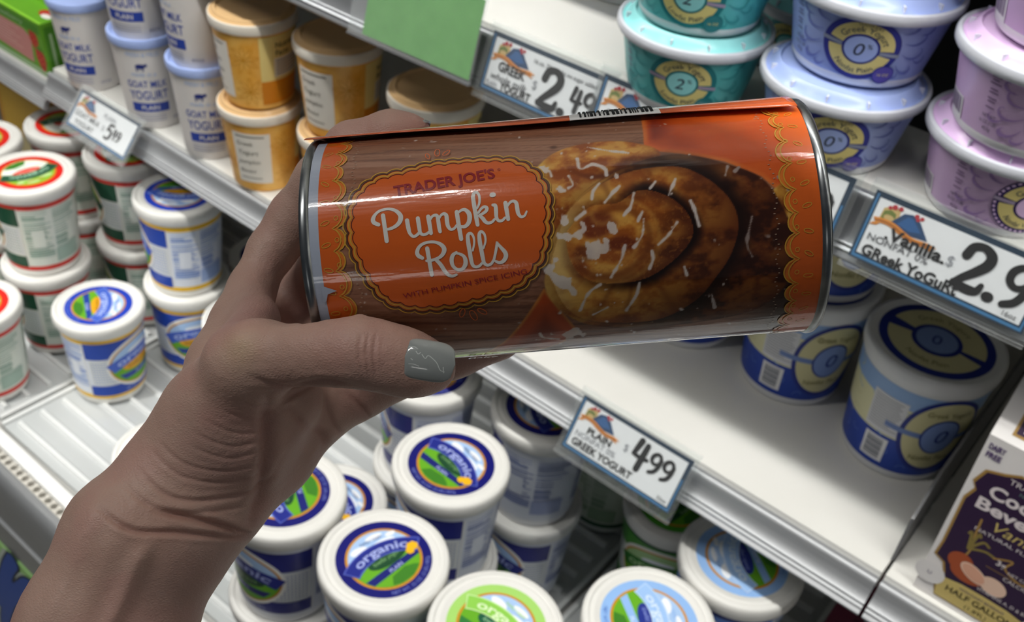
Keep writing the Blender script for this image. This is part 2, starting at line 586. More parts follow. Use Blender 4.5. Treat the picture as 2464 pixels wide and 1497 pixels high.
def organic_lid(sch):
    """printed disc of the 32 ounce lids (radius 1, text reads along +x)"""
    C = {k: mat(v, 0.4) for k, v in sch.items() if isinstance(v, str) and v.startswith('#')}
    a = Art()
    a.disc(0, 0, 1.0, C['outer'], 0)
    a.disc(0, 0, 0.80, GOLD, 1)
    a.disc(0, 0, 0.745, C.get('sky', SKY), 2)
    for x, y, r, e in ((-0.35, 0.42, 0.2, 0.10), (0.22, 0.36, 0.26, 0.10), (0.1, 0.60, 0.2, 0.07), (-0.1, 0.30, 0.3, 0.12), (0.45, 0.5, 0.12, 0.06)):
        a.disc(x, y, r, C.get('cloud', CLOUD), 3, e)
    a.text('FAMILY FARM', 0, 0.50, 0.11, C['outer'], 4, 'c', fit=0.5)
    # green field: the lower part of the inner disc, with a darker hill and a stripe
    th = [PI + 0.06 + (PI - 0.12) * k / 30 for k in range(31)]
    a.poly([(0.745 * math.cos(t), 0.745 * math.sin(t)) for t in th] + [(0.4, 0.12), (0, 0.2), (-0.4, 0.1)], C.get('field', GRN), 4)
    a.poly([(-0.64, -0.36), (0.74, -0.10), (0.70, -0.26), (-0.53, -0.52)], C['stripe'], 5)
    a.poly([(-0.10, -0.50), (0.25, -0.40), (0.45, -0.44), (0.55, -0.50), (0.3, -0.68), (0.0, -0.735), (-0.2, -0.70)], GRN2, 5)
    a.text('PLAIN', 0.10, -0.37, 0.13, C['text'], 6, 'c', rot=0.19, bold=0.02)
    # oval
    a.disc(0.06, -0.03, 0.47, C['oval'], 6, 0.19, 0.12)
    a.text(sch.get('ovt', 'lowfat yogurt'), 0.06, -0.07, 0.15, C['ovtx'], 7, 'c', rot=0.12, shear=0.25, fit=0.7)
    # curved banner
    cy, r0, r1 = -1.02, 1.10, 1.40
    a.arc(0, cy, r0 - 0.03, r1 + 0.03, PI / 2 - 0.70, PI / 2 + 0.70, C['edge'], 7, 30)
    a.arc(0, cy, r0, r1, PI / 2 - 0.68, PI / 2 + 0.68, C['band'], 8, 30)
    a.text('organic', 0, cy, 0.29, C['text'], 9, 'c', arc=(1.155, PI / 2), bold=0.022, fit=1.18)
    # flower at the banner's right end
    if sch.get('flower'):
        for k in range(6):
            a.disc(0.66 + 0.075 * math.cos(k * PI / 3), -0.04 + 0.06 * math.sin(k * PI / 3), 0.06, YEL, 9, n=12)
        for k in range(6):
            a.disc(0.56 + 0.05 * math.cos(k * PI / 3), -0.12 + 0.05 * math.sin(k * PI / 3), 0.045, YEL, 9, n=12)
    a.text('NET WT. 32 OZ. (2 LB.) 907g', 0, 0, 0.115, C['ring'], 3, 'c', arc=(-0.94, -PI / 2 + 0.35), fit=1.35)
    return a


def organic_wrap(sch, rm, v0, v1):
    C = {k: mat(v, 0.28) for k, v in sch.items() if isinstance(v, str) and v.startswith('#')}
    D = lambda g: rm * math.radians(g)
    hh = v1 - v0
    a = Art()
    a.rect(D(-180), D(180), v0, v1, C['paper'], 0)
    a.rect(D(-180), D(180), v0, v0 + 0.065 * hh, C['hoop'], 2)
    a.rect(D(-180), D(180), v1 - 0.07 * hh, v1, C['hoop'], 2)
    # nutrition panels with rows of fine print
    r = random.Random(5)
    a.rect(D(85), D(86.2), v0 + .05 * hh, v1 - .055 * hh, WHT, 4); a.rect(D(-86.2), D(-85), v0 + .05 * hh, v1 - .055 * hh, WHT, 4)
    for c0, c1 in ((90, 128), (132, 172), (188, 230), (234, 272)):
        y = v1 - 0.10 * hh
        while y > v0 + 0.2 * hh:
            s = r.choice((0.5, 0.8, 1.0, 1.0, 0.9))
            tk = r.choice((0.012, 0.014, 0.012, 0.03)) * hh
            a.rect(D(c0), D(c0 + (c1 - c0) * s), y - tk, y, C['print'] if r.random() < 0.7 else C['print2'], 2)
            y -= tk + r.choice((0.012, 0.014, 0.03)) * hh
    for c0 in (95, 150, 195, 240):
        a.rect(D(c0 + 4), D(c0 + 22), v0 + 0.36 * hh, v0 + 0.62 * hh, C['paper'], 3)
    a.rect(D(130), D(172), v0 + .10 * hh, v0 + .30 * hh, C['print2'], 2)
    # side blocks with barcode dots
    for g0, g1, sgn in ((38, 84, 1), (-84, -38, -1)):
        a.rect(D(g0), D(g1), v0 + .68 * hh, v1 - .055 * hh, C['block'], 3)
        a.rect(D(g0 + 4), D(g1 - 1), v0 + .24 * hh, v0 + .66 * hh, mat('#d9dcdc', 0.3), 3)
        for i in range(9):
            for j in range(9):
                a.rect(D(g0 + 7 + i * 4), D(g0 + 9 + i * 4), v0 + (.27 + j * .042) * hh, v0 + (.285 + j * .042) * hh, C['print'], 4)
        a.rect(D(g0), D(g1), v0 + .05 * hh, v0 + .22 * hh, C['block'], 3)
    # logo oval
    a.rect(D(-40), D(40), v0 + .05 * hh, v1 - .055 * hh, C['block'], 3)
    cy = v0 + 0.52 * hh
    R = 0.36 * hh
    a.disc(0, cy, R * 1.12 * 1.15, WHT, 4, R * 1.12); a.disc(0, cy, R * 1.2, GOLD, 5, R * 1.0); a.disc(0, cy, R * 1.14, C.get('sky', SKY), 6, R * 0.94)
    a.disc(0, cy + R * 0.5, R * 0.5, CLOUD, 7, R * 0.18)
    th = [PI + PI * k / 24 for k in range(25)]
    a.poly([(R * 1.14 * math.cos(t), cy + R * 0.94 * math.sin(t)) for t in th], C.get('field', GRN), 7)
    a.disc(0, cy - R * 0.12, R * 0.75, C['oval'], 8, R * 0.24)
    a.poly([(-R * .9, cy - R * .42), (R * .9, cy - R * .42), (R * .7, cy - R * .66), (-R * .7, cy - R * .66)], C['stripe'], 8)
    a.text('PLAIN', 0, cy - R * .61, R * .2, C['text'], 9, 'c')
    a.text('lowfat yogurt', 0, cy - R * .2, R * .22, C['ovtx'], 9, 'c', fit=R * 1.1)
    a.arc(0, cy - R * 1.7, R * 1.78, R * 2.22, PI / 2 - .62, PI / 2 + .62, C['band'], 9)
    a.text('organic', 0, cy - R * 1.7, R * .42, C['text'], 10, 'c', arc=(R * 1.88, PI / 2), bold=.02, fit=R * 1.8)
    a.text('NET WT. 32 OZ. (2 LB.) 907g', 0, v0 + .09 * hh, .05 * hh, C['text'], 5, 'c', fit=D(60))
    return a


def organic_kind(sch, gap_lid=False):
    r, h = 0.0575, 0.135
    m = MB()
    bt, bb, zt, zb = 0.0535, 0.0460, 0.124, 0.004
    m.lathe([(0.0001, 0.003), (0.040, 0.003), (0.042, 0.0), (0.0448, 0.0), (0.0455, 0.003), (bb, 0.006)] +
            [(bb + (bt - bb) * k / 6, 0.006 + (zt - 0.006) * k / 6) for k in range(1, 7)], mat(sch['cup'], 0.35))
    parts = {'cup': m.mesh('cup', 40)}
    v0, v1 = 0.010, 0.1150
    rr = lambda z: bb + (bt - bb) * (z - 0.006) / (zt - 0.006)
    mb = MB()
    organic_wrap(sch, (rr(v0) + rr(v1)) / 2, v0, v1).into(mb, cone_map(rr(v0), v0, rr(v1), v1), du=0.004)
    parts['label'] = raw_mesh(mb, 'label')
    m = MB()
    m.lathe([(bt, 0.117), (r - 0.0012, 0.117), (r - 0.0002, 0.1185), (r, 0.121), (r + 0.0008, 0.1225), (r + 0.001, 0.130), (r + 0.0003, 0.1335), (r - 0.0015, h), (r - 0.0045, h + 0.0002),
             (r - 0.0056, h - 0.0012), (r - 0.0066, h - 0.0014), (r - 0.0085, h - 0.0006), (r - 0.0105, h - 0.0006), (r - 0.0118, h - 0.0013), (0.0001, h - 0.0013)], WHTL, 72)
    organic_lid(sch).xf(lambda x, y: (x * 0.0425, y * 0.0425)).into(m, lid_map(h - 0.0012))
    me = raw_mesh(m, 'lid')
    me.set_sharp_from_angle(angle=math.radians(45))
    parts['lid'] = me
    return parts


S_NAVY = dict(outer='#13156e', band='#222c88', edge='#5562ba', text='#a3aee2', ring='#7a86cf', stripe='#1c2372', oval='#1d4a2d', ovtx='#7fae72', flower=True,
              paper='#d5dae4', hoop='#d9dde6', block='#24297c', print='#6f7cae', print2='#9aa4c8', cup='#e6e7ea')
S_RED = dict(outer='#d8251d', band='#214f38', edge='#3d7a4f', text='#93bfa2', ring='#e0473d', stripe='#f1f3ec', oval='#e2493f', ovtx='#f4b9a8', sky='#8bbd35', cloud='#b9d98a', field='#e9efdf',
             paper='#dfe5da', hoop='#d8423a', block='#1f4d38', print='#86a595', print2='#a9c0b2', cup='#eceae4')
S_BLUE = dict(outer='#2140b5', band='#4564c8', edge='#7d93dc', text='#aebfee', ring='#7189d8', stripe='#23409a', oval='#e3a51f', ovtx='#7a5a10',
              paper='#e4e9f2', hoop='#efbe2c', block='#2147ad', print='#6f8fce', print2='#9fb5de', cup='#eceae4')
S_LIME = dict(outer='#a5d66e', band='#8fcd52', edge='#c6e6a2', text='#dcf1c2', ring='#d2eeb4', stripe='#2f7a3a', oval='#1f5a40', ovtx='#9ecfa0',
              paper='#e3ebd8', hoop='#a5d66e', block='#6fb53c', print='#8db070', print2='#b4cf9e', cup='#eceae4')
S_SKY = dict(outer='#93bbee', band='#9fc4f2', edge='#bcd6f6', text='#d6e7fb', ring='#4f79c8', stripe='#93bbee', oval='#29378e', ovtx='#8b9ade',
             paper='#dde7f3', hoop='#22307e', block='#4f79c8', print='#7f9ed2', print2='#a9c0e4', cup='#e9ebee')
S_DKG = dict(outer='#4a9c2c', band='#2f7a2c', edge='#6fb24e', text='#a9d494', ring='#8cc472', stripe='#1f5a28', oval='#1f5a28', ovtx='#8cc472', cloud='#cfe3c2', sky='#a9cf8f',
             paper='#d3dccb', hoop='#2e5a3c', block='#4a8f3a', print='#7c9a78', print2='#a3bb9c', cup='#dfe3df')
K = {n: organic_kind(s) for n, s in dict(navy=S_NAVY, red=S_RED, blue=S_BLUE, lime=S_LIME, sky=S_SKY, dkg=S_DKG).items()}

ZD = -1.0          # tops of the deck trays' ribs
R_ = math.radians


def look(x, y, show):
    """turn a tub so that print angle `show` (degrees right of its logo) points out of the case to (0,0)"""
    return math.atan2(-y, -x) + PI / 2 - math.radians(show)


HD = 0.135
DECK = [
    # kind, x, y, level, lid angle, shown side, label
    ('red', -1.195, 0.553, 1, 20, 110, 'red lidded yogurt tub under the nearest red one at left'),
    ('red', -1.195, 0.553, 2, -96, 112, 'nearest red lidded yogurt tub, on top of its stack at left'),
    ('red', -1.166, 0.680, 1, 70, 110, 'bottom red tub below the one behind the 5.49 tag'),
    ('red', -1.166, 0.680, 2, -80, 108, 'red lidded tub directly below the 5.49 price tag'),
    ('red', -1.285, 0.664, 1, 10, 100, 'hidden lower red tub of the farthest back red stack'),
    ('red', -1.285, 0.664, 2, 55, 100, 'red lidded tub farthest back, left of the 5.49 tag'),
    ('red', -1.318, 0.548, 1, 30, 100, 'lower red tub of the stack cut by the left edge'),
    ('red', -1.318, 0.548, 2, 15, 100, 'red lidded tub at the left edge on the upper layer'),
    ('red', -1.162, 0.432, 1, 15, 120, 'red lidded tub at the left edge standing on the deck tray'),
    ('blue', -1.030, 0.665, 1, 0, -10, 'blue and yellow tub supporting the one beneath the shelf rail'),
    ('blue', -1.030, 0.665, 2, -136, 108, 'blue and yellow tub on top, tucked under the shelf rail'),
    ('blue', -1.056, 0.545, 1, -39, -52, 'blue and yellow lidded tub standing alone on the bright tray'),
    ('blue', -0.905, 0.667, 1, 40, -20, 'blue and yellow tub mostly hidden behind the wrist'),
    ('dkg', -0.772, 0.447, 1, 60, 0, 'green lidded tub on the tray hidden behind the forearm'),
    ('navy', -1.000, 0.785, 1, 10, 0, 'navy lidded tub in the dark under the middle shelf, left of the hand'),
    ('navy', -0.414, 0.433, 1, 30, 60, 'navy tub supporting the largest navy lid at bottom centre'),
    ('navy', -0.414, 0.433, 2, 77, 62, 'front navy lidded organic tub with the largest, clearest lid'),
    ('navy', -0.451, 0.561, 1, 15, 60, 'navy tub under the one right of the palm'),
    ('navy', -0.451, 0.561, 2, -13, 66, 'navy lidded tub right of the palm, lid text slanting down right'),
    ('navy', -0.535, 0.4225, 1, 50, 60, 'bottom left navy tub standing on the bright tray'),
    ('navy', -0.535, 0.4225, 2, 140, 58, 'navy lidded tub partly covered by the heel of the hand'),
    ('navy', -0.585, 0.530, 1, -10, 40, 'navy lidded tub on the lower layer between three taller ones'),
    ('navy', -0.563, 0.648, 1, 0, 40, 'lower navy tub of the stack under the fingertips'),
    ('navy', -0.563, 0.648, 2, 11, 100, 'navy lidded tub just below the fingers and thumb'),
    ('navy', -0.436, 0.692, 1, -20, 50, 'lower navy tub of the stack left of the 4.99 tag'),
    ('navy', -0.436, 0.692, 2, 129, 130, 'navy lidded tub left of the 4.99 tag, under the rail'),
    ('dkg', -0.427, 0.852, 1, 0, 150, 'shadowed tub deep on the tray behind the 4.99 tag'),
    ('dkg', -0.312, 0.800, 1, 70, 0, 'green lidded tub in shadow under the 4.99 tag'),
    ('sky', -0.206, 0.545, 1, 0, 20, 'lower tub of the front light blue stack'),
    ('sky', -0.206, 0.545, 2, -46, 20, 'front light blue lidded tub at the bottom edge'),
    ('sky', -0.181, 0.662, 1, 0, 20, 'lower tub of the light blue stack under the rail'),
    ('sky', -0.181, 0.662, 2, 131, 30, 'light blue lidded tub half under the shelf rail'),
    ('lime', -0.297, 0.449, 1, 0, 20, 'lower tub of the lime green stack at the bottom edge'),
    ('lime', -0.297, 0.449, 2, -5, 20, 'lime green lidded organic tub at the bottom edge'),
]
GRP = dict(red='red lidded yogurt tubs', blue='blue and yellow yogurt tubs', navy='navy lidded yogurt tubs', sky='light blue lidded yogurt tubs', dkg='green lidded tubs in shadow', lime='lime green lidded tubs')
for kind, x, y, lv, la, show, lab in DECK:
    tub_things(kind, K[kind], 'yogurt_tub', lab, 'yogurt tub', x, y, ZD + 0.0 + (lv - 1) * (HD + 0.0004), GRP[kind], look(x, y, show), R_(la))


# ---------------------------------------------------------------- goat milk yogurt tubs (middle shelf, left)
def goat_kind():
    rt, rb, h = 0.0395, 0.0335, 0.120
    BL = mat('#2f49a8', 0.4); LB = mat('#9db8e4', 0.4); NV = mat('#27357f', 0.4)
    cup = mat('#e2dedb', 0.38)
    m = MB()
    m.lathe([(0.0001, 0.002), (rb - 0.004, 0.002), (rb - 0.003, 0), (rb - 0.001, 0), (rb, 0.003)] + [(rb + (rt - rb) * k / 5, 0.003 + 0.109 * k / 5) for k in range(1, 6)], cup)
    a = Art()
    v = lambda t: t * h
    a.text("FRESH & MILD", 0, v(.82), .0075, LB, 1, 'c', fit=.036)
    a.disc(-.004, v(.715), .0055, NV, 1, .003); a.disc(.002, v(.727), .002, NV, 1); a.rect(-.009, -.0075, v(.66), v(.71), NV, 1); a.rect(-.002, -.0005, v(.66), v(.71), NV, 1); a.rect(-.006, -.005, v(.67), v(.71), NV, 1)
    a.text('made in a', -.002, v(.605), .008, LB, 1, 'c', fit=.028, shear=.2)
    a.text('GOAT MILK', 0, v(.48), .0125, BL, 1, 'c', fit=.047, bold=.01)
    a.text('YOGURT', 0, v(.345), .0165, BL, 1, 'c', fit=.047, bold=.01)
    a.rect(-.023, .023, v(.20), v(.30), BL, 1); a.text('PLAIN', 0, v(.225), .0085, cup, 2, 'c', bold=.02)
    for k in range(3): a.rect(-.022, .018, v(.155 - k * .03), v(.165 - k * .03), mat('#a7a9bd', .4), 1)
    a.text('NET WT 32 OZ', .028, v(.085), .005, NV, 1, 'l', fit=.014)
    a.rect(.075, .085, v(.10), v(.95), BL, 1); a.rect(-.085, -.078, v(.10), v(.95), BL, 1)
    for k in range(18): a.rect(.088, .118, v(.9 - k * .04), v(.91 - k * .04), mat('#8d93b8', .4), 1)
    a.into(m, cone_map(rb, .003, rt, .112, .0002), du=.004)
    cupm = raw_mesh(m, 'cup'); cupm.set_sharp_from_angle(angle=R_(45))
    l = MB()
    LD = mat('#a9bdf0', 0.3)
    l.lathe([(rt - .001, h - .011), (rt + .0018, h - .011), (rt + .0025, h - .008), (rt + .0026, h - .003), (rt + .0018, h - .0004), (rt, h + .0002), (rt - .002, h - .0006), (rt - .004, h - .004), (rt - .0055, h - .0045), (.0001, h - .0045)], LD, 56)
    return {'cup': cupm, 'lid': l.mesh('lid', 40)}


KG = goat_kind()
GOAT = [
    (-1.063, 0.668, 0, 8, 'white goat milk yogurt tub at the front of the shelf, middle column'),
    (-1.063, 0.668, 1, 30, 'white goat milk tub stacked on the middle column, cut by the top edge'),
    (-0.957, 0.674, 0, 6, 'white goat milk yogurt tub beside the orange tubs, bottom of its stack'),
    (-0.957, 0.674, 1, 62, 'white goat milk tub stacked beside the upper orange tub'),
    (-1.196, 0.668, 0, 34, 'white goat milk tub next to the green strawberry box'),
    (-1.135, 0.760, 0, 0, 'white goat milk tub in the second row between two front tubs'),
]
for x, y, lv, show, lab in GOAT:
    q = 0.116 * lv
    tub_things('goat', KG, 'goat_milk_tub', lab, 'yogurt tub', x, y - q * math.sin(TILT), shelf_pt(YA, ZA, y) + 0.0006 + q, 'goat milk yogurt tubs',
               look(x, y, show), 0, TILT)


# ---------------------------------------------------------------- orange tubs with clear lids
def orange_kind():
    rt, rb, h = 0.0445, 0.0375, 0.100
    OR = noise_mat('orange_print', '#eaa73c', '#f5c468', 38, 0.35, (1, 1, 1), detail=5)
    CR = mat('#ecd68a', .4); WP = mat('#ebe6dc', .4); BK = mat('#57503f', .4); DO = mat('#d9861c', .4); LN = mat('#d3952a', .4)
    m = MB()
    m.lathe([(0.0001, .002), (rb - .004, .002), (rb - .003, 0), (rb - .0005, .0005), (rb, .003)] + [(rb + (rt - rb) * k / 5, .003 + .090 * k / 5) for k in range(1, 6)], OR)
    a = Art()
    # front panel
    a.rect(-.030, .012, .012, .078, WP, 1)
    for k, (s, tx) in enumerate(((.0075, 'Greek'), (.0085, 'Yogurt'), (.0075, 'pumpkin'), (.006, 'Blended'))):
        a.text(tx, -.026, .062 - k * .012, s, BK, 2, 'l', shear=.2)
    a.rect(-.026, .006, .073, .0745, BK, 2); a.rect(-.026, 0, .018, .019, BK, 2)
    # flower line work
    r = random.Random(3)
    for cx, cy in ((.028, .060), (-.048, .035), (.032, .022), (-.050, .072)):
        for k in range(9):
            an = k * 2 * PI / 9 + .2
            a.stroke([(cx, cy), (cx + .009 * math.cos(an - .25), cy + .009 * math.sin(an - .25)), (cx + .017 * math.cos(an), cy + .017 * math.sin(an)), (cx + .009 * math.cos(an + .25), cy + .009 * math.sin(an + .25)), (cx, cy)],
                     .0006, LN, 1, 3, cap=False)
    # side: cream panel with nutrition print over a deep orange field
    a.rect(.045, .100, .034, .086, CR, 1); a.rect(.045, .100, .006, .034, DO, 1)
    a.text('Nutrition', .062, .072, .0085, BK, 2, 'l', bold=.02); a.text('Facts', .062, .063, .0085, BK, 2, 'l', bold=.02)
    a.rect(.060, .094, .038, .060, WP, 2)
    for k in range(5): a.rect(.062, .092, .056 - k * .0038, .0572 - k * .0038, BK, 3)
    for k in range(6): a.rect(.062, .088, .028 - k * .0032, .0292 - k * .0032, LN, 2)
    a.into(m, cone_map(rb, .003, rt, .093, .0002), du=.004)
    me = raw_mesh(m, 'cup'); me.set_sharp_from_angle(angle=R_(45))
    l = MB()
    RIM = mat('#e6dfd2', .3); TOP = mat('#d9b483', .25)
    z = h
    l.lathe([(rt - .001, z - .011), (rt + .002, z - .011), (rt + .0026, z - .009), (rt + .0028, z - .003), (rt + .0022, z - .0005), (rt + .001, z)], RIM, 56)
    l.lathe([(rt + .001, z), (rt - .002, z + .0004), (rt - .004, z + .0034), (rt - .006, z + .0038), (rt - .0075, z + .0014), (rt - .014, z + .001), (.0001, z + .001)], TOP, 56)
    return {'cup': me, 'lid': l.mesh('lid', 40)}


KO = orange_kind()
ORANGE = [
    (-0.862, 0.677, 0, 6, 'lower orange yogurt tub beside the knuckles, front label showing'),
    (-0.862, 0.679, 1, 58, 'upper orange tub of the left orange stack, nutrition side showing'),
    (-0.752, 0.698, 0, 10, 'lower orange tub half hidden behind the top of the hand'),
    (-0.752, 0.700, 1, 26, 'tall upper orange tub above the can end, left of the green card'),
    (-0.606, 0.688, 0, 0, 'hidden lower orange tub behind the can and fingertip'),
    (-0.606, 0.690, 1, 18, 'orange tub under the green card with its clear lid showing'),
]
for x, y, lv, show, lab in ORANGE:
    q = 0.1042 * lv
    tub_things('orange', KO, 'pumpkin_yogurt_tub', lab, 'yogurt tub', x, y - q * math.sin(TILT), shelf_pt(YA, ZA, y) + 0.0006 + q, 'orange yogurt tubs', look(x, y, show), 0, TILT)


# ---------------------------------------------------------------- 16 ounce greek yogurt cups on the upper shelf
def greek_kind(tint, tint2, lidc, ring, num, t2, dash=False):
    rt, rb, h = 0.0535, 0.0435, 0.052
    BG = noise_mat('cup_print_' + tint[1:], tint, tint2, 14, 0.33, (1, 1, 0.6), detail=2)
    SW = mat(ring, .4); YL = mat('#e6d68a', .4); DK = mat('#3b3f55', .4); CT = mat(lidc, .4); SWL = mat('#6f7cc2' if not dash else '#a181bb', .4); PT = mat('#5d6288' if not dash else '#7a6288', .4)
    m = MB()
    WB = mat('#e6e6e8', .35)
    m.lathe([(0.0001, .002), (rb - .004, .002), (rb - .003, 0), (rb - .0015, 0), (rb, .002), (rb + .0008, .006)], WB, 64)
    m.lathe([(rb + .0008 + (rt - rb - .0008) * k / 5, .006 + .044 * k / 5) for k in range(6)], BG, 64)
    a = Art()
    cy = .0275
    if dash == 'teal': SWL = mat('#3f9fa3', .4)
    # swirls round the badge
    for sx in (-1, 1):
        for (x, y, an, s) in ((.022, .041, .5, .9), (.026, .034, .2, 1.2), (.027, .026, -.1, 1.3), (.026, .018, -.5, 1.1), (.022, .012, -.4, .7), (.034, .040, .4, .8), (.037, .022, -.3, .9), (.031, .012, .1, .7)):
            ca, sa = math.cos(an), math.sin(an)
            pts = []; px, py, hd = x, y, an - .5
            for k in range(13):
                t = k / 12
                pts.append((sx * px, py, .0004 + .0015 * math.sin(PI * min(1, t * 1.15)) ** 2))
                st_ = .0022 * s * (1 - .72 * t)
                px += st_ * math.cos(hd); py += st_ * math.sin(hd); hd += .12 + .62 * t
            if min(p_[1] for p_ in pts) > .0075 and max(p_[1] for p_ in pts) < .049:
                a.stroke(pts, .001, SWL, 1, 3, cap=False)
    o0 = len(a.items)
    a.disc(0, cy, .0222, SW, 2)
    if dash is True:
        for k in range(40):
            t = 2 * PI * k / 40
            a.arc(0, cy, .0202, .0216, t, t + .09, CT, 3, 3)
    for g0, g1 in ((8, 172), (188, 352)):
        a.arc(0, cy, .0108, .0187, math.radians(g0) - .12, math.radians(g1) - .12, YL, 3, 30)
    for sx in (-1, 1):
        a.poly([(sx * .0108, cy - sx * .0000), (sx * .0108, cy - sx * .0026), (sx * .0225, cy - sx * .0040), (sx * .0225, cy - sx * .0014)], mat('#8f97ad' if not dash else '#a99bb5', .4), 4)
    a.disc(0, cy, .0103, SW, 4); a.disc(0, cy, .0093, CT, 5)
    a.text(num, -.0015, cy - .0045, .0125, DK, 6, 'c', shear=.18); a.text('%', .0048, cy + .0012, .0045, DK, 6, 'c')
    a.text('Greek Yogurt', 0, cy, .0058, DK, 6, 'c', arc=(.0122, PI / 2 - .12), fit=.027)
    a.text(t2, 0, cy, .0052, DK, 6, 'c', arc=(-.0172, -PI / 2 - .12), fit=.027)
    a.text("TRADER JOE'S", 0, cy, .0026, DK, 6, 'c', arc=(.0168, PI / 2 - .12), fit=.013)
    a.disc(.0175, cy - .0165, .0068, SW, 6); a.disc(.0175, cy - .0165, .0060, mat('#5b50a8' if not dash else ('#7b4f9c' if dash is True else '#2f7f86'), .4), 7)
    a.text('16 OZ', .0175, cy - .0175, .0028, YL, 8, 'c')
    for i_ in range(o0, len(a.items)):
        l_, m_, v_, f_ = a.items[i_]
        a.items[i_] = (l_, m_, [(px_ * 1.10, cy + (py_ - cy) * 1.0) for px_, py_ in v_], f_)
    # print at the left
    y = .046
    for k, s in enumerate((.6, .4, .7, 0, .5, .6, 0, .6, .5, 0, .6)):
        if s: a.rect(-.052 + .004 * (1 - s), -.052 + .004 * (1 - s) + .010 * s, y - .0008, y, PT, 1)
        y -= .0022 if s else .0016
    for k, tx in enumerate(('NET WT', '16 OZ (1 LB)', '453g')):
        a.text(tx, -.0465, .0185 - k * .0042, .0034, DK, 1, 'c', fit=(.009, .012, .006)[k])
    # barcode further left
    a.rect(-.088, -.070, .006, .021, WB, 1)
    for k in range(9): a.rect(-.0865 + k * .0017, -.0858 + k * .0017 + (k % 3) * .0003, .009, .020, PT, 2)
    a.into(m, cone_map(rb + .0008, .006, rt, .050, .0002), du=.004)
    me = raw_mesh(m, 'cup'); me.set_sharp_from_angle(angle=R_(45))
    l = MB()
    LT = mat(lidc, .22); FL = mat('#c9ccd4', .25)
    R = .0575
    l.lathe([(rt, .0475), (R - .001, .0475), (R, .049), (R + .0003, .0525), (R - .0005, .0545), (R - .0025, .0552), (R - .0035, .0542)], FL, 72)
    l.lathe([(R - .0035, .0542), (R - .0055, .0538), (R - .0085, .0568), (R - .0105, .0600), (R - .012, .0608), (R - .0128, .0600), (R - .0132, .0585), (.0001, .0585)], LT, 72)
    NB = mat('#dfe2ea', .25)
    for k in range(12):
        t = 2 * PI * k / 12
        c, s = math.cos(t), math.sin(t)
        q = R - .0075
        l.add([(c * (q + d) - s * e, s * (q + d) + c * e, zz) for zz in (.0545, .0585) for d, e in ((-.0015, -.0006), (.0018, -.0006), (.0018, .0006), (-.0015, .0006))],
              [(0, 1, 2, 3), (4, 5, 6, 7), (0, 1, 5, 4), (1, 2, 6, 5), (2, 3, 7, 6), (3, 0, 4, 7)], NB)
    return {'cup': me, 'lid': l.mesh('lid', 40)}


KB = greek_kind('#8595cc', '#9aabdf', '#a9bcf0', '#2f3590', '0', 'Nonfat Plain')
KT = greek_kind('#3fa9ab', '#56bcbc', '#9be3e4', '#1d7d84', '2', 'Lowfat Plain', 'teal')
KP = greek_kind('#c6a6cf', '#d2b4da', '#e6c6ee', '#3a2a66', '0', 'Nonfat Vanilla', True)
PITCH = 0.0614
GREEK = [
    ('greek_yogurt_cup', KT, -0.3435, 0.666, 0, 2, 'teal greek yogurt cup, bottom of its stack, above the can', 'teal greek yogurt cups'),
    ('greek_yogurt_cup', KT, -0.3435, 0.666, 1, 8, 'teal greek yogurt cup on top, cut by the top edge', 'teal greek yogurt cups'),
    ('greek_yogurt_cup', KT, -0.300, 0.785, 0, 20, 'teal greek yogurt cup in shadow behind the front teal stack, lower', 'teal greek yogurt cups'),
    ('greek_yogurt_cup', KT, -0.300, 0.785, 1, 30, 'teal greek yogurt cup in shadow behind the front teal stack, upper', 'teal greek yogurt cups'),
    ('greek_yogurt_cup', KB, -0.2275, 0.672, 0, -4, 'periwinkle blue greek yogurt cup beside the can, bottom of its stack', 'blue greek yogurt cups'),
    ('greek_yogurt_cup', KB, -0.2275, 0.682, 1, -2, 'periwinkle blue greek yogurt cup stacked on another, whole badge showing', 'blue greek yogurt cups'),
    ('greek_yogurt_cup', KB, -0.2295, 0.684, 2, 0, 'topmost blue greek yogurt cup, only its base in view', 'blue greek yogurt cups'),
    ('greek_yogurt_cup', KP, -0.1120, 0.684, 0, -30, 'pink greek yogurt cup above the Vanilla price tag', 'pink greek yogurt cups'),
    ('greek_yogurt_cup', KP, -0.1090, 0.672, 1, -30, 'pink greek yogurt cup stacked on another at the right edge', 'pink greek yogurt cups'),
    ('greek_yogurt_cup', KP, -0.1060, 0.676, 2, -30, 'topmost pink greek yogurt cup at the top right corner', 'pink greek yogurt cups'),
]
for nm, kk, x, y, lv, show, lab, grp in GREEK:
    q = PITCH * lv
    tub_things('greek', kk, nm, lab, 'yogurt cup', x, y - q * math.sin(TILT), shelf_pt(YB, ZB, y) + 0.0006 + q, grp, look(x, y, show), 0.2, TILT)


